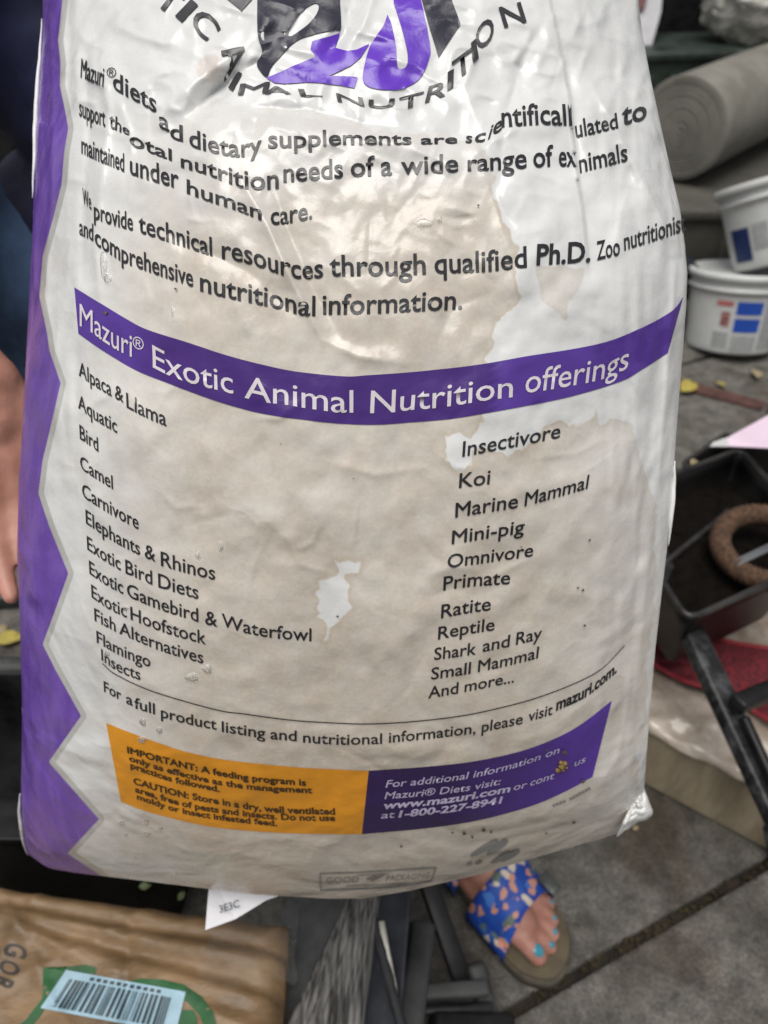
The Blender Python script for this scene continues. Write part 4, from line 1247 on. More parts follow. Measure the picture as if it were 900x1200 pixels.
F = [(j * n + k, j * n + k + 1, (j + 1) * n + k + 1, (j + 1) * n + k) for j in range(m - 1) for k in range(n - 1)]
tag(mesh_obj("plastic_sheet", V, F, m_sheet), "crinkled glossy plastic sheet draped over the tan slab", "plastic sheet")
m_redm = mat("red_mesh", (0.05, 0.008, 0.012), 0.8, 0.5, 170, c2=(0.24, 0.018, 0.03), bump=1.0, bscale=300, dist=0.002)
m_redr = mat("red_hem", (0.27, 0.016, 0.026), 0.6, 0.2, 60, bump=0.3)
RM = thing("mesh_bag", "flattened dark red mesh bag with bright red hem lying under the black planter", "mesh bag", on_plane(850, 780, 0.155))
out_ = spline([(735, 715), (790, 700), (835, 745), (900, 760), (965, 770), (975, 880), (905, 846), (862, 820), (835, 808), (800, 797), (770, 780), (748, 760), (735, 715)], 80)[:-1]
bm = bmesh.new()
cc = on_plane(850, 780, 0.168)
rim_ = [on_plane(x, y, 0.160 + 0.002 * math.sin(k)) for k, (x, y) in enumerate(out_)]
L0 = [bm.verts.new(p) for p in rim_]
prev = L0
for f_, dz in ((0.85, 0.006), (0.55, 0.008), (0.2, 0.009)):
    cur = [bm.verts.new(cc.lerp(p, f_) + Vector((0, 0, dz - 0.006 + 0.003 * mnoise.noise(Vector((p.x * 30, p.y * 30, f_ * 5)))))) for p in rim_]
    for k in range(len(cur)): bm.faces.new((prev[k], prev[(k + 1) % len(cur)], cur[(k + 1) % len(cur)], cur[k]))
    prev = cur
bm.faces.new(prev)
bm_obj("mesh_cloth", bm, m_redm, RM)
bm = bmesh.new()
add_tube(bm, rim_ + rim_[:1], 0.0042, 8, False)
bm_obj("hem", bm, m_redr, RM)

m_rim = mat("dusty_rim", (0.022, 0.021, 0.021), 0.35, 0.4, 30, c2=(0.05, 0.047, 0.044), bump=0.2)
m_soil = mat("dark_soil", (0.006, 0.0045, 0.0035), 0.95, 0.5, 60, bump=0.6, spec=0.1)
PL = "black square planters on the slab"
def planter(label, rim, base, r=0.022, soil=None):
    c = sum([Vector(v) for v in base], Vector()) / 4
    t = thing("square_planter", label, "planter", c, PL)
    bm = bmesh.new()
    open_box(bm, rim, base, r, 0.004, 0.006, 0.016)
    bm_obj("pot_shell", bm, m_pot, t)
    bm = bmesh.new()
    lp_ = rounded_quad([Vector(v) + (Vector(v) - sum([Vector(w) for w in rim], Vector()) / 4).normalized() * 0.005 for v in rim], r + 0.004, 8)
    add_tube(bm, [*lp_, lp_[0], lp_[1]], 0.0048, 8, False)
    bm_obj("rolled_rim", bm, m_rim, t)
    if soil:
        q = [Vector(a) * soil + Vector(b) * (1 - soil) for a, b in zip(rim, base)]
        cq = sum(q, Vector()) / 4
        q = [v.lerp(cq, 0.06) for v in q]
        ring = rounded_quad(q, r)
        bm = bmesh.new()
        vs = [bm.verts.new(p) for p in ring]; c_ = bm.verts.new(cq + Vector((0, 0, 0.008)))
        for k in range(len(vs)): bm.faces.new((vs[k], vs[(k + 1) % len(vs)], c_))
        bmesh.ops.subdivide_edges(bm, edges=bm.edges[:], cuts=4)
        for v in bm.verts: v.co.z += 0.008 * mnoise.noise(v.co * 60)
        bm_obj("soil", bm, m_soil, t)
    return t
m_pot = mat("dusty_black_pot", (0.005, 0.0048, 0.0048), 0.45, 0.4, 14, c2=(0.013, 0.012, 0.0115), bump=0.2, spec=0.25)
e1, e2 = Vector((.955, .296, 0)), Vector((-.230, .973, 0))
e1, e2 = Vector((.886, .463, 0)), Vector((-.16, .987, 0))
c0 = at(806, 724, 1.0)
rimC = [c0, c0 + e1 * .27, c0 + e1 * .27 + e2 * .25, c0 + e2 * .25]
cb_ = sum(rimC, Vector()) / 4
baseC = [cb_.lerp(p, 0.76) - Vector((0, 0, 0.150)) for p in rimC]
planter("large black square planter holding a brown ribbed ring, nearest of the planters", rimC, baseC, 0.02, 0.72)
rimB = [at(853, 599, 1.22), at(770, 620, 1.34), at(690, 672, 1.27), at(776, 661, 1.13)]
cB = sum(rimB, Vector()) / 4
baseB = [cB.lerp(p, 0.72) + (Vector((-0.02, 0.02, 0)) - Vector((0, 0, 0.14))) for p in rimB]
planter("tilted black square planter with its corner behind the one holding the brown ring", rimB, baseB, 0.012)
rimA = [at(884, 572, 1.36), at(800, 545, 1.46), at(852, 508, 1.62), at(880, 496, 1.58)]
cA = sum(rimA, Vector()) / 4
rimA[3] = rimA[0] + rimA[2] - rimA[1]
baseA = [cA.lerp(p, 0.75) - Vector((0, 0, 0.19)) for p in rimA]
planter("black square planter farthest back, under the pale pink card", rimA, baseA, 0.022)
# ribbed brown ring
m_coir = mat("brown_coir", (0.06, 0.032, 0.018), 0.9, 0.5, 140, c2=(0.14, 0.075, 0.043), bump=0.3, bscale=200)
bm = bmesh.new()
R0, r0, n1, n2 = 0.062, 0.0135, 110, 14
rings = []
for k in range(n1):
    th = 2 * math.pi * k / n1
    rb_ = r0 * (1 + 0.16 * (k % 2)) 
    rings.append([bm.verts.new(((R0 + rb_ * math.cos(2 * math.pi * j / n2)) * math.cos(th), (R0 + rb_ * math.cos(2 * math.pi * j / n2)) * math.sin(th), rb_ * 1.15 * math.sin(2 * math.pi * j / n2))) for j in range(n2)])
for k in range(n1):
    for j in range(n2): bm.faces.new((rings[k][j], rings[(k + 1) % n1][j], rings[(k + 1) % n1][(j + 1) % n2], rings[k][(j + 1) % n2]))
o = bm_obj("ribbed_ring", bm, m_coir)
o.location = at(898, 641, 1.10); o.rotation_euler = (math.radians(8), math.radians(-6), 0)
tag(o, "brown ribbed ring resting inside the nearest black planter", "ring")
bm = bmesh.new()
add_bar(bm, at(862, 660, 1.07), at(930, 628, 1.08), 0.012, 0.003, 0.001)
tag(bm_obj("plant_stake", bm, mat("grey_stake", (0.10, 0.105, 0.115), 0.5, 0.2, 40), None), "flat grey stake lying across the brown ribbed ring", "stake")
# pink card
m_pink = mat("pink_card", (0.78, 0.62, 0.74), 0.5, 0.04, 20, bump=0.05)
PK = thing("pink_card", "pale pink card with a white corner lying over the back planter", "card", at(900, 510, 1.2))
bm = bmesh.new()
extrude_poly(bm, [at(850, 522.5, 1.19), at(852, 513, 1.20), at(905, 484, 1.27), at(985, 440, 1.38), at(990, 532, 1.2), at(905, 525, 1.19)], 0.0012)
bm_obj("card_sheet", bm, m_pink, PK, False)
bm = bmesh.new()
extrude_poly(bm, [at(831.5, 523, 1.185), at(836, 518, 1.19), at(852, 512.5, 1.20), at(854, 523, 1.188)], 0.0022)
bm_obj("card_corner", bm, mat("white_card_edge", (0.55, 0.56, 0.55), 0.5, 0.05), PK, False)
# black metal rack in front
MR = thing("metal_rack", "scuffed black metal rack bar slanting in front of the planters with a cross piece", "metal rack", at(850, 830, 1.0))
m_iron = mat("scuffed_black_iron", (0.018, 0.019, 0.021), 0.45, 0.5, 45, c2=(0.13, 0.135, 0.14), bump=0.5, thresh=(0.45, 0.8))
bm = bmesh.new(); add_bar(bm, at(752, 618, 1.17), at(925, 985, .93), 0.034, 0.022, 0.004, Vector((0.2, 0, 1))); bm_obj("rack_bar", bm, m_iron, MR)
bm = bmesh.new(); add_bar(bm, at(862, 826, .985), at(990, 772, 1.12), 0.024, 0.02, 0.004); bm_obj("cross_bar", bm, m_blackpl, MR)
bm = bmesh.new(); add_bar(bm, at(925, 985, .93) + Vector((-.012, .016, .01)), (at(925, 985, .93).x + .06, .34, 0.0), 0.03, 0.022, 0.004); bm_obj("rack_leg", bm, m_iron, MR)
bm = bmesh.new(); add_bar(bm, at(870, 840, .975), at(925, 960, .92), 0.012, 0.018, 0.004); bm_obj("rack_flange", bm, m_blackpl, MR)

# ------------------------------------------------------------------ far right: buckets, roll, crates
m_white_pl = mat("white_bucket_plastic", (0.60, 0.61, 0.595), 0.4, 0.08, 9, bump=0.05)
m_blue = mat("blue_label", (0.015, 0.075, 0.42), 0.45, 0.1, 20, bump=0)
m_navyl = mat("dark_blue_label", (0.012, 0.03, 0.12), 0.45, 0.1, 20, bump=0)
m_red = mat("red_label", (0.42, 0.13, 0.12), 0.5, 0.25, 60, bump=0)
m_glabel = mat("grey_label", (0.36, 0.37, 0.37), 0.5, 0.15, 60, bump=0)
m_lid = mat("white_lid_plastic", (0.62, 0.63, 0.615), 0.4, 0.08, 9, bump=0.05)
BK = "white plastic buckets stacked beside the sack"
def bucket(label, loc, tilt, labels, r1=0.150, r0=0.126, h=0.228):
    t = thing("plastic_bucket", label, "bucket", loc, BK)
    bm = bmesh.new()
    prof = [(0, 0.006), (r0 - 0.012, 0.006), (r0 - 0.008, 0), (r0 - 0.002, 0.002), (r0, 0.008)]
    for k in range(1, 11): prof.append((r0 + (r1 - 0.012 - r0) * k / 10, 0.008 + (h - 0.06) * k / 10))
    prof += [(r1 - 0.002, h - 0.048), (r1 - 0.001, h - 0.044), (r1 - 0.010, h - 0.040), (r1 - 0.010, h - 0.026), (r1 - 0.004, h - 0.022), (r1 - 0.016, h - 0.012), (0, h - 0.012)]
    add_lathe(bm, prof, 72)
    b = bm_obj("bucket_body", bm, m_white_pl, None); b.parent = t
    bm = bmesh.new()
    add_lathe(bm, [(0, h - 0.008), (r1 - 0.018, h - 0.008), (r1 - 0.014, h - 0.001), (r1 - 0.002, h), (r1 + 0.002, h - 0.004), (r1 + 0.002, h - 0.020), (r1 - 0.003, h - 0.021), (r1 - 0.003, h - 0.010), (0, h - 0.010)], 72)
    b = bm_obj("lid", bm, m_lid, None); b.parent = t
    bm = bmesh.new()                                         # wire bail hanging down one side
    hp = [Vector((math.cos(a) * (r1 + 0.004), math.sin(a) * (r1 + 0.004), h - 0.034 - 0.11 * math.sin((a - 2.6) / 2.9 * math.pi) ** 2)) for a in np.linspace(2.6, 5.5, 26)]
    if labels[0] != "n":
        add_tube(bm, hp, 0.0022, 6); b = bm_obj("wire_handle", bm, mat("galvanised_wire", (0.35, 0.35, 0.34), 0.35, 0.1, metal=0.8), None); b.parent = t
    for nm, a0, a1, z0, z1, mm in labels[1]:
        V, F = [], []
        nn = 14
        for k in range(nn + 1):
            a = math.radians(a0 + (a1 - a0) * k / nn)
            for z in (z0, z1):
                rr = r0 + (r1 - 0.012 - r0) * (z - 0.008) / (h - 0.06) + 0.0012
                V.append((rr * math.cos(a), rr * math.sin(a), z))
        for k in range(nn): F.append((2 * k, 2 * k + 2, 2 * k + 3, 2 * k + 1))
        b = mesh_obj(nm, V, F, mm); b.parent = t
    t.rotation_euler = tilt
    return t
lower = Vector((1.052, 2.13, 0.0))
bucket("white bucket with two blue label bars and a red one, standing on the paving", lower, (math.radians(-13), 0, 0), ("n", [
    ("label_sheet", 224, 243, .02, .065, m_glabel), ("blue_label_bar", 247, 277, .118, .155, m_blue), ("blue_label_bar", 247, 277, .068, .108, m_blue), ("label_sheet", 247, 277, .012, .058, m_glabel), ("red_label_bar", 224, 243, .140, .155, m_red), ("red_label_figure", 231, 241, .082, .124, mat("faded_red_figure", (0.30, 0.13, 0.12), 0.5, 0.6, 90, bump=0, thresh=(0.45, 0.55))), ("label_sheet", 281, 318, .018, .16, m_glabel)]))
bucket("white bucket tipped sideways on top of the bucket with blue bars, dark blue label", lower + Vector((0.082, 0.01, 0.255)), (math.radians(-27), math.radians(-13), math.radians(4)), ("n", [
    ("blue_label_bar", 186, 214, .025, .115, m_navyl), ("label_sheet", 218, 236, .05, .12, m_glabel), ("label_sheet", 241, 330, .03, .15, m_glabel)]))
# rolled material
m_roll = mat("khaki_underlay", (0.175, 0.166, 0.142), 0.9, 0.15, 8, c2=(0.23, 0.22, 0.19), bump=0.3)
ax = Vector((.675, .737, .012)).normalized()
pA = at(797, 152, 2.5)
rot_r = ax.to_track_quat('Z', 'Y').to_matrix().to_4x4()
bm = bmesh.new()
RR = 0.155
prof = [(0.0, 0.012)]
for k in range(1, 13):
    r = RR * k / 13
    prof += [(r - RR / 26, 0.001 * (k % 3)), (r, 0.001), (r + 0.0025, 0.0035)]
prof += [(RR - 0.004, 0.0), (RR, 0.006), (RR, 0.5), (RR * 0.99, 0.9), (RR, 1.3), (RR - 0.005, 1.306), (0, 1.306)]
add_lathe(bm, prof, 64, Matrix.Translation(pA) @ rot_r)
for v in bm.verts: v.co.z += 0.006 * mnoise.noise(v.co * 5)
tag(bm_obj("rolled_underlay", bm, m_roll), "thick khaki roll of underlay with spiral end lying on the grey storage box", "roll")
m_box = mat("olive_grey_box", (0.075, 0.071, 0.058), 0.8, 0.2, 12, bump=0.2)
def simple_box(name, label, cat, c, size, m_, rotz=0, lid=True, ml=None):
    t = thing(name, label, cat, Vector(c) - Vector((0, 0, size[2] / 2)))
    R_m = Matrix.Rotation(rotz, 3, 'Z')
    bm = bmesh.new(); add_box(bm, c, size, R_m, 0.012, 3); bm_obj("box_body", bm, m_, t)
    if lid:
        bm = bmesh.new()
        add_box(bm, Vector(c) + Vector((0, 0, size[2] / 2 + 0.002)), (size[0] + 0.03, size[1] + 0.03, 0.035), R_m, 0.01, 3)
        bm_obj("box_lid", bm, ml or m_, t)
        for k in range(5):
            bm = bmesh.new()
            add_box(bm, Vector(c) + R_m @ Vector(((k - 2) * size[0] / 5.2, -size[1] / 2 - 0.004, 0)), (0.02, 0.012, size[2] * 0.8), R_m, 0.003)
            bm_obj("box_rib", bm, m_, t)
    return t
simple_box("storage_box", "low olive grey storage box under the khaki roll", "box", (1.32, 2.78, 0.145), (1.2, 0.66, 0.27), m_box)
simple_box("storage_box", "small dark navy box on the paving to the left of the buckets", "box", (0.80, 2.36, 0.10), (0.24, 0.28, 0.19), mat("navy_box_plastic", (0.010, 0.013, 0.022), 0.5, 0.3))
m_gcr = mat("dark_green_plastic", (0.016, 0.026, 0.022), 0.42, 0.35, 10, c2=(0.045, 0.062, 0.052), bump=0.15)
simple_box("storage_box", "dark green lidded box standing behind the khaki roll", "box", (1.16, 3.52, 0.285), (0.46, 0.40, 0.57), m_gcr, math.radians(8), True, m_gcr)
simple_box("storage_box", "big black box behind the dark green box, blocking the view", "box", (1.7, 4.4, 0.65), (2.6, 0.7, 1.3), m_blackpl)
simple_box("storage_box", "long black box behind the standing person in the navy shirt", "box", (-1.4, 3.4, 0.5), (2.4, 0.6, 1.0), m_blackpl)
WP = thing("white_panel", "white plastic panel with a red strip, leaning left of the dark green box", "panel", at(755, 60, 3.0))
bm = bmesh.new()
extrude_poly(bm, [at(700, -40, 3.0), at(779, -40, 3.0), at(774.5, 14, 3.0), at(763, 56, 2.98), at(752, 75, 2.97), at(700, 75, 2.95)], 0.012)
bm_obj("panel_sheet", bm, mat("lilac_white_plastic", (0.48, 0.47, 0.49), 0.4, 0.1), WP, False)
bm = bmesh.new()
extrude_poly(bm, [at(744, -40, 2.975), at(765, -40, 2.975), at(756, 8, 2.975), at(744, 14, 2.975)], 0.008)
bm_obj("red_strip", bm, mat("dull_red_plastic", (0.10, 0.02, 0.022), 0.5, 0.2), WP, False)
# white plastic bundle on the roll
m_bund = mat("clouded_white_plastic", (0.36, 0.35, 0.31), 0.4, 0.18, 14, c2=(0.52, 0.51, 0.46), bump=0.4, bscale=50)
bm = bmesh.new()
bmesh.ops.create_icosphere(bm, subdivisions=6, radius=1)
for v in bm.verts:
    p = v.co.copy()
    ang = math.atan2(p.z, p.x)
    k = 1 + 0.10 * mnoise.noise(p * 1.7) + 0.16 * (abs(mnoise.noise(Vector((p.x * 2.4, p.y * 2.4 + 4, p.z * 2.4)))) - .2) + 0.07 * abs(mnoise.noise(p * 7)) 
    dent = -0.36 * math.exp(-((p - Vector((-0.25, -0.75, 0.6)).normalized()).length / 0.42) ** 2)
    dent += 0.11 * math.sin(13 * (p - Vector((-0.25, -0.75, 0.6)).normalized()).length) * math.exp(-((p - Vector((-0.25, -0.75, 0.6)).normalized()).length / 0.8) ** 2)
    v.co = Vector((p.x * .21, p.y * .17, p.z * .15)) * (k + dent)
o = bm_obj("plastic_bundle", bm, m_bund)
o.location = at(893, 0, 2.95)
tag(o, "crumpled bundle of clouded white plastic sheeting lying on top of the khaki roll", "plastic bundle")

# leaves and petals on the ground
m_yel = mat("yellow_leaf", (0.42, 0.34, 0.07), 0.7, 0.3, 60, bump=0.2)
m_dry = mat("dry_leaf", (0.36, 0.29, 0.17), 0.7, 0.3, 60, bump=0.2)
def leaf_mesh(L_=0.05, W_=0.028):
    V, F = [], []
    n = 9
    for k in range(n):
        t = k / (n - 1)
        w_ = W_ / 2 * math.sin(math.pi * t ** 0.8) + 0.0006
        z = 0.008 * math.sin(math.pi * t)
        V += [(L_ * (t - .5), -w_, z + 0.004), (L_ * (t - .5), 0, z), (L_ * (t - .5), w_, z + 0.006)]
    for k in range(n - 1):
        for j in range(2): F.append((3 * k + j, 3 * k + j + 1, 3 * k + 4 + j, 3 * k + 3 + j))
    return V, F
V, F = leaf_mesh()
def leaf(px, py, z, s, m_, label, rz, cat="leaf"):
    o = mesh_obj("fallen_leaf", [Vector(v) * s for v in V], F, m_)
    o.location = on_plane(px, py, z) + Vector((0, 0, 0.003)); o.rotation_euler = (0.15, 0.1, rz)
    o.modifiers.new("thickness", 'SOLIDIFY').thickness = 0.0006
    return tag(o, label, cat, "fallen leaves on the paving")
leaf(806, 458, 0, 1.5, m_yel, "yellow leaf on the paving at the brick strip beside the sack edge", 0.6)
leaf(884, 441, 0, 1.1, m_dry, "dry leaf on the paving just below the blue-labelled bucket", 1.4)
leaf(842, 453, 0, 0.8, m_yel, "small yellow leaf by the brick strip under the blue-labelled bucket", 2.2)
leaf(14, 752, 0, 1.0, m_yel, "yellow leaf on the paving beyond the black tub", 0.3)
leaf(2, 742, 0, 0.8, m_dry, "pale dry leaf next to the yellow leaf beyond the tub", 1.9)
leaf(812, 546, 0.345, 0.5, m_dry, "beige scrap of leaf on the rim of the back planter", 0.9)
leaf(744, 972, 0, 0.22, m_dry, "tiny pale scrap on the paving by the sack's bottom corner", 0.5)
m_gl = mat("pale_green_leaf", (0.03, 0.09, 0.03), 0.6, 0.5, 90, c2=(0.22, 0.24, 0.10), bump=0.2)
for px, py, rz, s, lb in ((170, 1038, 0.2, 0.26, "small pale green leaf under the sack's bottom edge, the left one"), (212, 1050, 1.2, 0.24, "green and yellow leaf curled beside the brown paper sack's far edge")):
    o = mesh_obj("plant_leaf", [Vector(v) * s for v in V], F, m_gl)
    o.location = at(px, py, 0.80); o.rotation_euler = (0.5, 0.2, rz)
    o.modifiers.new("thickness", 'SOLIDIFY').thickness = 0.0006
    tag(o, lb, "leaf", "green leaves behind the paper sack")
# moss and grit along the open joint
bm = bmesh.new()
rg = random.Random(21)
for k in range(260):
    t = rg.uniform(-0.1, 0.75)
    p = J0 + E1 * t + E2 * rg.gauss(0, 0.006) + Vector((0, 0, -0.006 + rg.uniform(-0.004, 0.003)))
    bmesh.ops.create_icosphere(bm, subdivisions=1, radius=rg.uniform(0.0012, 0.0042), matrix=Matrix.Translation(p) @ Matrix.Diagonal((1, 1, 0.7, 1)))
o = bm_obj("joint_grit", bm, mat("moss_and_grit", (0.022, 0.016, 0.008), 0.95, 0.6, 300, c2=(0.075, 0.055, 0.02), bump=0.4))
o["kind"] = "stuff"

# ------------------------------------------------------------------ the person holding the sack
PE = thing("person", "person in a navy shirt and blue jeans with floral blue sandals, holding the sack", "person", (-0.12, 0.7, 0))
def ell(bm, c, r, rot=None, seg=20):
    bmesh.ops.create_uvsphere(bm, u_segments=seg, v_segments=seg // 2 + 2, radius=1, matrix=Matrix.Translation(c) @ (rot.to_4x4() if rot is not None else Matrix()) @ Matrix.Diagonal((*r, 1)))
def limb(bm, pts, rad, seg=16, sub=6):
    """tapered round limb through joints"""
    pts = [Vector(p) for p in pts]
    for k in range(len(pts) - 1):
        a, b = pts[k], pts[k + 1]
        n = max(2, int((b - a).length / (min(rad[k], rad[k + 1]) * 0.45)))
        for j in range(n + 1):
            t = j / n
            r = rad[k] * (1 - t) + rad[k + 1] * t
            bmesh.ops.create_icosphere(bm, subdivisions=2, radius=r, matrix=Matrix.Translation(a.lerp(b, t)))
def fuse(name, bm, mat_, parent, voxel, smooth=6, noise=None):
    me = bpy.data.meshes.new("tmp"); bm.to_mesh(me); bm.free()
    o = bpy.data.objects.new("tmp", me); COL.objects.link(o)
    md = o.modifiers.new("r", 'REMESH'); md.mode = 'VOXEL'; md.voxel_size = voxel
    sm = o.modifiers.new("s", 'SMOOTH'); sm.iterations = smooth; sm.factor = 0.5
    dg = bpy.context.evaluated_depsgraph_get(); dg.update()
    nm = bpy.data.meshes.new_from_object(o.evaluated_get(dg))
    bpy.data.objects.remove(o); bpy.data.meshes.remove(me)
    if noise:
        for v in nm.vertices: v.co += noise(v.co, v.normal)
    return link_mesh(name, nm, mat_, parent)
m_skin, N_, L__, P_ = nodes("skin")
tc_ = N_.new("ShaderNodeTexCoord"); nn_ = N_.new("ShaderNodeTexNoise"); nn_.inputs["Scale"].default_value = 28; nn_.inputs["Detail"].default_value = 6; L__.new(tc_.outputs["Object"], nn_.inputs["Vector"])
cr_ = N_.new("ShaderNodeValToRGB"); cr_.color_ramp.elements[0].position, cr_.color_ramp.elements[1].position = 0.35, 0.68
cr_.color_ramp.elements[0].color, cr_.color_ramp.elements[1].color = (0.36, 0.165, 0.12, 1), (0.55, 0.275, 0.215, 1)
L__.new(nn_.outputs["Fac"], cr_.inputs[0]); L__.new(cr_.outputs[0], P_.inputs["Base Color"]); P_.inputs["Roughness"].default_value = 0.5
P_.inputs["Subsurface Weight"].default_value = 0.15; P_.inputs["Subsurface Radius"].default_value = (0.01, 0.004, 0.002); P_.inputs["Subsurface Scale"].default_value = 0.3
n2_ = N_.new("ShaderNodeTexNoise"); n2_.inputs["Scale"].default_value = 170; L__.new(tc_.outputs["Object"], n2_.inputs["Vector"])
bb_ = N_.new("ShaderNodeBump"); bb_.inputs["Strength"].default_value = 0.25; bb_.inputs["Distance"].default_value = 0.0015; L__.new(n2_.outputs["Fac"], bb_.inputs["Height"]); L__.new(bb_.outputs[0], P_.inputs["Normal"])

HD = Vector((.625, -.7806, 0)); LT = Vector((.7806, .625, 0))         # left foot: heading, and its outer side
HEEL = Vector((.076, .580, 0))
def ft(x, y, z): return HEEL + HD * x + LT * y + Vector((0, 0, z))
SOLE = 0.030
neck, pelv = Vector((-.17, .82, 1.30)), Vector((-.22, .86, .80))
shR, shL = Vector((-.385, .80, 1.22)), Vector((.04, .80, 1.22))
elR, wrR = Vector((-.52, .66, .95)), at(-14, 452, .60)
elL, wrL = Vector((.075, .90, .99)), Vector((.07, .69, 1.10))
hipR, hipL = Vector((-.31, .85, .78)), Vector((-.13, .85, .78))
knR, ankR = Vector((-.33, .80, .45)), Vector((-.34, .86, .10))
knL, ankL = Vector((-.02, .70, .44)), ft(.055, 0, .095)
bm = bmesh.new()
rotF = Matrix((HD, LT, Vector((0, 0, 1)))).transposed()
limb(bm, [pelv, (-.20, .85, 1.0), (-.185, .83, 1.15)], [.115, .10, .11])
ell(bm, (-.175, .82, 1.16), (.185, .10, .11)); ell(bm, pelv + Vector((0, 0, .02)), (.165, .11, .12))
limb(bm, [(-.175, .82, 1.22), neck, (-.165, .80, 1.37)], [.065, .055, .055])
limb(bm, [shR, elR, wrR], [.052, .040, .027]); limb(bm, [shL, elL, wrL], [.052, .040, .027])
limb(bm, [hipR, knR, ankR], [.085, .055, .036]); limb(bm, [hipL, knL, ankL], [.085, .055, .036])
# head
hd = Vector((-.155, .765, 1.47))
ell(bm, hd, (.072, .090, .108)); ell(bm, hd + Vector((.008, -.045, -.055)), (.048, .045, .050)); ell(bm, hd + Vector((.01, -.092, -.012)), (.011, .016, .020)); ell(bm, hd + Vector((.009, -.086, .012)), (.008, .010, .025))
for s_ in (-1, 1):
    ell(bm, hd + Vector((s_ * .073, .008, -.01)), (.010, .018, .030)); ell(bm, hd + Vector((.009 + s_ * .036, -.058, -.026)), (.024, .018, .022)); ell(bm, hd + Vector((.009 + s_ * .032, -.076, .026)), (.022, .010, .008))
ell(bm, hd + Vector((.009, -.085, -.052)), (.022, .010, .007)); ell(bm, hd + Vector((.009, -.083, -.064)), (.018, .010, .008))
# left foot on the sandal
limb(bm, [ft(.035, 0, SOLE + .030), ft(.055, 0, SOLE + .065)], [.031, .034])
limb(bm, [ft(.05, 0, SOLE + .055), ft(.10, -.006, SOLE + .043), ft(.15, -.010, SOLE + .027), ft(.185, -.012, SOLE + .021)], [.034, .034, .027, .021])
limb(bm, [ft(.04, .006, SOLE + .026), ft(.11, .016, SOLE + .022), ft(.165, .026, SOLE + .018)], [.028, .022, .018])
limb(bm, [ft(.10, -.024, SOLE + .030), ft(.175, -.026, SOLE + .020)], [.022, .020])
for (x0_, y0_, x1_, y1_, r_a, r_b) in ((.180, -.026, .236, -.021, .0155, .0135), (.186, -.006, .235, .001, .0115, .0092), (.180, .010, .226, .017, .0105, .0086), (.172, .023, .213, .030, .0100, .0082), (.160, .034, .196, .042, .0098, .0084)):
    mid_ = ft((x0_ + x1_) / 2, (y0_ + y1_) / 2, SOLE + r_a + .004)
    limb(bm, [ft(x0_ - .01, y0_, SOLE + r_a + .003), mid_, ft(x1_ - r_b, y1_, SOLE + r_b - .001)], [r_a, r_a * .88, r_b])
# right foot, hidden behind the tub
rf = Vector((-.35, .90, 0))
limb(bm, [rf + Vector((0, 0, .06)), rf + Vector((.02, -.09, .06)), rf + Vector((.03, -.17, .045))], [.032, .034, .028])
limb(bm, [ankR, rf + Vector((0, 0, .06))], [.036, .032])
for k in range(5):
    b_ = rf + Vector((.062 - .017 * k, -.185 + .006 * abs(k - .5), .045)); limb(bm, [b_, b_ + Vector((.004, -.045 + .004 * k, -.004))], [.011 - .0004 * k + (.004 if k == 0 else 0), .009 - .0004 * k + (.004 if k == 0 else 0)])
# right hand: palm against the back of the sack's edge, fingers spread behind it, thumb along the side
def hand(bm, wr, fwd, across, nrm, curl, thumb_side):
    fwd, across, nrm = [v.normalized() for v in (fwd, across, nrm)]
    pal = lambda a, b, c: wr + fwd * a + across * b + nrm * c
    limb(bm, [wr, pal(.03, 0, 0)], [.026, .024])
    for b_ in (-.028, -.010, .010, .028):
        limb(bm, [pal(.02, b_ * .7, 0), pal(.085, b_, 0)], [.016, .0125])
    for k, (b_, l_) in enumerate(((-.030, .066), (-.010, .076), (.010, .071), (.029, .056))):
        p = pal(.088, b_, 0); d_ = fwd.copy()
        for q_, f_ in enumerate((.45, .32, .23)):
            ca = curl * (q_ + 0.6)
            d_ = (fwd * math.cos(ca) + nrm * math.sin(ca) + across * b_ * 1.2).normalized()
            p2 = p + d_ * l_ * f_
            limb(bm, [p, p2], [.0092 - .0007 * q_, .0088 - .0008 * q_])
            p = p2
    th = thumb_side
    limb(bm, [pal(.02, th * .022, .004), pal(.050, th * .048, .012), pal(.078, th * .058, .022), pal(.098, th * .058, .034)], [.016, .0125, .0105, .0088])
hand(bm, wrR, at(14, 655, .60) - at(-14, 452, .60), Vector((.75, .65, .1)), Vector((.6, -.7, .1)), 0.28, -1)
hand(bm, wrL, Vector((-.75, -.25, .25)), Vector((0, .5, .8)), Vector((-.2, -.8, .2)), 0.5, 1)
body = fuse("body", bm, m_skin, PE, 0.0036, 5)
# toenails
m_nail = mat("turquoise_nail_polish", (0.05, 0.26, 0.36), 0.15, 0.1, 60, bump=0)
for (x1_, y1_, r_t, w_n) in ((.2215, -.0212, .0138, .0088), (.2265, .001, .0095, .0046), (.2185, .0168, .0090, .0042), (.206, .0298, .0086, .0038), (.189, .0417, .0088, .0034)):
    bm = bmesh.new()
    ell(bm, ft(x1_ - .001, y1_, SOLE + 2 * r_t - .0016), (w_n, w_n * .82, .0020), rotF @ Matrix.Rotation(math.radians(20), 3, 'Y'), 14)
    bm_obj("toenail", bm, m_nail, PE)
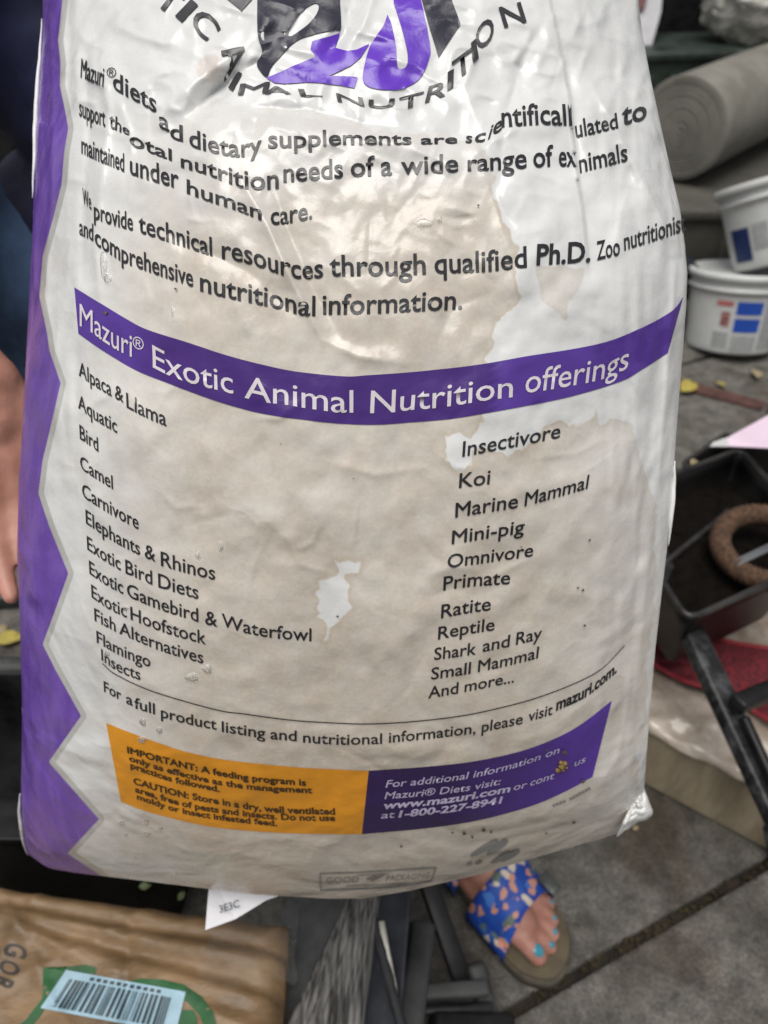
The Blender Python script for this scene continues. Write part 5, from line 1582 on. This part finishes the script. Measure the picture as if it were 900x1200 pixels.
# clothes
m_eye = mat("eye_white", (0.7, 0.68, 0.66), 0.2, 0.03, 60, bump=0); m_iris = mat("dark_iris", (0.03, 0.02, 0.012), 0.15, 0.2, 60, bump=0); m_lip = mat("lip", (0.33, 0.11, 0.10), 0.45, 0.15, 60, bump=0.1); m_brow = mat("brow_hair", (0.04, 0.026, 0.018), 0.7, 0.3, 60)
for s_ in (-1, 1):
    bm = bmesh.new(); ell(bm, hd + Vector((.009 + s_ * .031, -.0745, .006)), (.0135, .0085, .0075)); e_ = bm_obj("eye", bm, m_eye, PE)
    bm = bmesh.new(); ell(bm, hd + Vector((.009 + s_ * .031, -.0815, .005)), (.0058, .0026, .0060)); bm_obj("iris", bm, m_iris, e_)
    bm = bmesh.new(); ell(bm, hd + Vector((.009 + s_ * .033, -.083, .030)), (.018, .005, .0035)); bm_obj("eyebrow", bm, m_brow, PE)
bm = bmesh.new(); ell(bm, hd + Vector((.009, -.0925, -.0545)), (.021, .005, .0045)); ell(bm, hd + Vector((.009, -.0915, -.0620)), (.018, .005, .0052)); bm_obj("lips", bm, m_lip, PE)
m_navys = mat("navy_shirt", (0.013, 0.015, 0.052), 0.7, 0.3, 9, c2=(0.026, 0.031, 0.092), bump=0.25, bscale=500, dist=0.001)
m_jean = mat("blue_denim", (0.042, 0.085, 0.18), 0.85, 0.3, 14, c2=(0.085, 0.15, 0.28), bump=0.35, bscale=600, dist=0.001)
def folds(a):
    def f(co, n):
        return n * (a * 0.8 * mnoise.noise(Vector((co.x * 5, co.y * 5, co.z * 17 + co.x * 8))) + a * 0.5 * abs(mnoise.noise(Vector((co.x * 11 + 3, co.y * 9, co.z * 26 - co.x * 14)))))
    return f
bm = bmesh.new()
limb(bm, [(-.215, .85, .84), (-.20, .845, 1.0), (-.18, .825, 1.16), (-.172, .82, 1.24)], [.155, .135, .14, .085])
ell(bm, (-.178, .82, 1.15), (.215, .125, .12)); ell(bm, (-.215, .85, .83), (.215, .145, .11)); ell(bm, (-.205, .845, .98), (.19, .13, .16))
limb(bm, [shR, shR.lerp(elR, .75)], [.066, .066]); limb(bm, [shL, shL.lerp(elL, .75)], [.066, .064])
limb(bm, [shR, neck, shL], [.07, .06, .07])
limb(bm, [(-.37, .73, 1.16), (-.43, .69, 1.0), (-.46, .66, .85), (-.45, .66, .79)], [.07, .075, .07, .055])
fuse("shirt", bm, m_navys, PE, 0.008, 8, folds(0.016))
bm = bmesh.new()
ell(bm, (-.22, .86, .77), (.185, .135, .11))
limb(bm, [hipR + Vector((-.03, -.03, 0)), knR, knR.lerp(ankR, .8)], [.118, .082, .066]); limb(bm, [hipL, knL, knL.lerp(ankL, .62)], [.110, .080, .066])
fuse("jeans", bm, m_jean, PE, 0.008, 8, folds(0.010))
bm = bmesh.new()
ell(bm, hd + Vector((-.003, .022, .025)), (.084, .092, .100)); limb(bm, [hd + Vector((0, .075, .02)), hd + Vector((0, .10, -.08)), hd + Vector((0, .10, -.16))], [.05, .045, .03])
fuse("hair", bm, mat("brown_hair", (0.045, 0.028, 0.018), 0.55, 0.4, 30, bump=0.5, stretch=(6, 6, 1)), PE, 0.008, 4, folds(0.01))
# sandals
m_sole = mat("cork_sole", (0.075, 0.065, 0.048), 0.85, 0.3, 60, c2=(0.11, 0.095, 0.07), bump=0.4)
m_bed = mat("suede_footbed", (0.115, 0.092, 0.058), 0.9, 0.2, 40, bump=0.2)
m_flor, N_, L__, P_ = nodes("floral_strap")
tc_ = N_.new("ShaderNodeTexCoord")
wn_ = N_.new("ShaderNodeTexNoise"); wn_.inputs["Scale"].default_value = 45; L__.new(tc_.outputs["Object"], wn_.inputs["Vector"])
mw = N_.new("ShaderNodeMix"); mw.data_type = 'VECTOR'; mw.inputs[0].default_value = 0.022
L__.new(tc_.outputs["Object"], mw.inputs[4]); L__.new(wn_.outputs["Color"], mw.inputs[5])
vo = N_.new("ShaderNodeTexVoronoi"); vo.inputs["Scale"].default_value = 74; L__.new(mw.outputs[1], vo.inputs["Vector"])
sep = N_.new("ShaderNodeSeparateColor"); L__.new(vo.outputs["Color"], sep.inputs[0])
cr1 = N_.new("ShaderNodeValToRGB"); cr1.color_ramp.interpolation = 'CONSTANT'
cr1.color_ramp.elements[0].color = (0.62, 0.30, 0.21, 1); cr1.color_ramp.elements[1].position = 0.22; cr1.color_ramp.elements[1].color = (0.70, 0.60, 0.48, 1)
for p_, c_ in ((0.36, (0.12, 0.17, 0.13, 1)), (0.50, (0.015, 0.08, 0.42, 1)), (0.85, (0.05, 0.18, 0.55, 1))):
    e_ = cr1.color_ramp.elements.new(p_); e_.color = c_
L__.new(sep.outputs[0], cr1.inputs[0])
st_ = N_.new("ShaderNodeMapRange"); st_.interpolation_type = 'SMOOTHSTEP'; st_.inputs["From Min"].default_value, st_.inputs["From Max"].default_value = 0.60, 0.50
L__.new(vo.outputs["Distance"], st_.inputs["Value"])
mx_f = N_.new("ShaderNodeMix"); mx_f.data_type = 'RGBA'; mx_f.inputs[6].default_value = (0.014, 0.065, 0.38, 1)
L__.new(st_.outputs[0], mx_f.inputs[0]); L__.new(cr1.outputs[0], mx_f.inputs[7]); L__.new(mx_f.outputs[2], P_.inputs["Base Color"]); P_.inputs["Roughness"].default_value = 0.55
m_buck = mat("dark_buckle", (0.10, 0.11, 0.10), 0.4, 0.2, 40, metal=0.4)
def sandal(place, flip):
    t = bpy.data.objects.new("sandal", None); COL.objects.link(t); t.parent = PE; t.matrix_parent_inverse = PE.matrix_basis.inverted()
    outl = spline([(-.012, 0), (-.004, -.026), (.03, -.034), (.09, -.034), (.14, -.043), (.19, -.052), (.228, -.046), (.252, -.026), (.256, -.004), (.246, .022), (.226, .042), (.19, .054), (.14, .048), (.08, .036), (.03, .034), (-.004, .026), (-.012, 0)], 90)[:-1]
    for nm, z0, z1, sc_, mm in (("sole", 0.001, .022, 1.0, m_sole), ("footbed", .0225, .029, .965, m_bed)):
        bm = bmesh.new()
        cen = np.array([.12, 0])
        rg_ = []
        for s_, z in ((.985, z0), (1, z0 + .002), (1, z1 - .002), (.985, z1)):
            rg_.append([bm.verts.new(place(*( (cen + (p - cen) * s_ * sc_) * np.array([1, flip]) ), z)) for p in outl])
        for a_, b_ in zip(rg_[:-1], rg_[1:]):
            for k in range(len(a_)): bm.faces.new((a_[k], a_[(k + 1) % len(a_)], b_[(k + 1) % len(a_)], b_[k]))
        bm.faces.new(rg_[-1]); bm.faces.new(list(reversed(rg_[0])))
        o = bm_obj(nm, bm, mm, None); o.parent = t
    # two broad straps arching over the foot
    for (xm, xl, w_, hgt, yw) in ((.148, .160, .056, .094, .054), (.058, .066, .040, .128, .046)):
        bm = bmesh.new(); R_ = []
        for k in range(25):
            a = math.pi * k / 24
            y = -math.cos(a) * yw
            z = .020 + (hgt - .012) * math.sin(a) ** 0.75
            skew = .012 * (y / yw)
            xc_ = xm + (xl - xm) * (k / 24)
            ww = w_ * (1 + 0.25 * abs(y / yw) ** 2) / 2
            row = []
            for q_ in range(7):
                f_ = q_ / 6 * 2 - 1
                zz = z - (.012 * (f_ + 1) / 2 if .1 < k / 24 < .9 else 0) * (hgt / .06)
                row.append(bm.verts.new(place(xc_ + ww * f_ - skew, y * flip, zz + .0012 * math.sin(k * 1.3 + q_))))
            R_.append(row)
        for a_, b_ in zip(R_[:-1], R_[1:]):
            for q_ in range(6): bm.faces.new((a_[q_], a_[q_ + 1], b_[q_ + 1], b_[q_]))
        o = bm_obj("strap", bm, m_flor, None); o.parent = t
        md = o.modifiers.new("thickness", 'SOLIDIFY'); md.thickness = 0.0028; md.offset = 1
        bm = bmesh.new()
        c_ = Vector(place(xl + .018, yw * .78 * flip, .020 + (hgt - .012) * .72 + .004)); tdir = (Vector(place(xl + .03, yw * .78 * flip, 0)) - Vector(place(xl, yw * .78 * flip, 0))).normalized()
        add_bar(bm, c_ - tdir * .014, c_ + tdir * .014, .018, .005, .0015)
        o = bm_obj("buckle", bm, m_buck, None); o.parent = t
    return t
sandal(lambda x, y, z: tuple(ft(x, y, z)), 1)
sandal(lambda x, y, z: tuple(rf + Vector((.03, .045, 0)) + Vector((.02, -1, 0)).normalized() * x + Vector((1, .02, 0)) * y + Vector((0, 0, z))), -1)
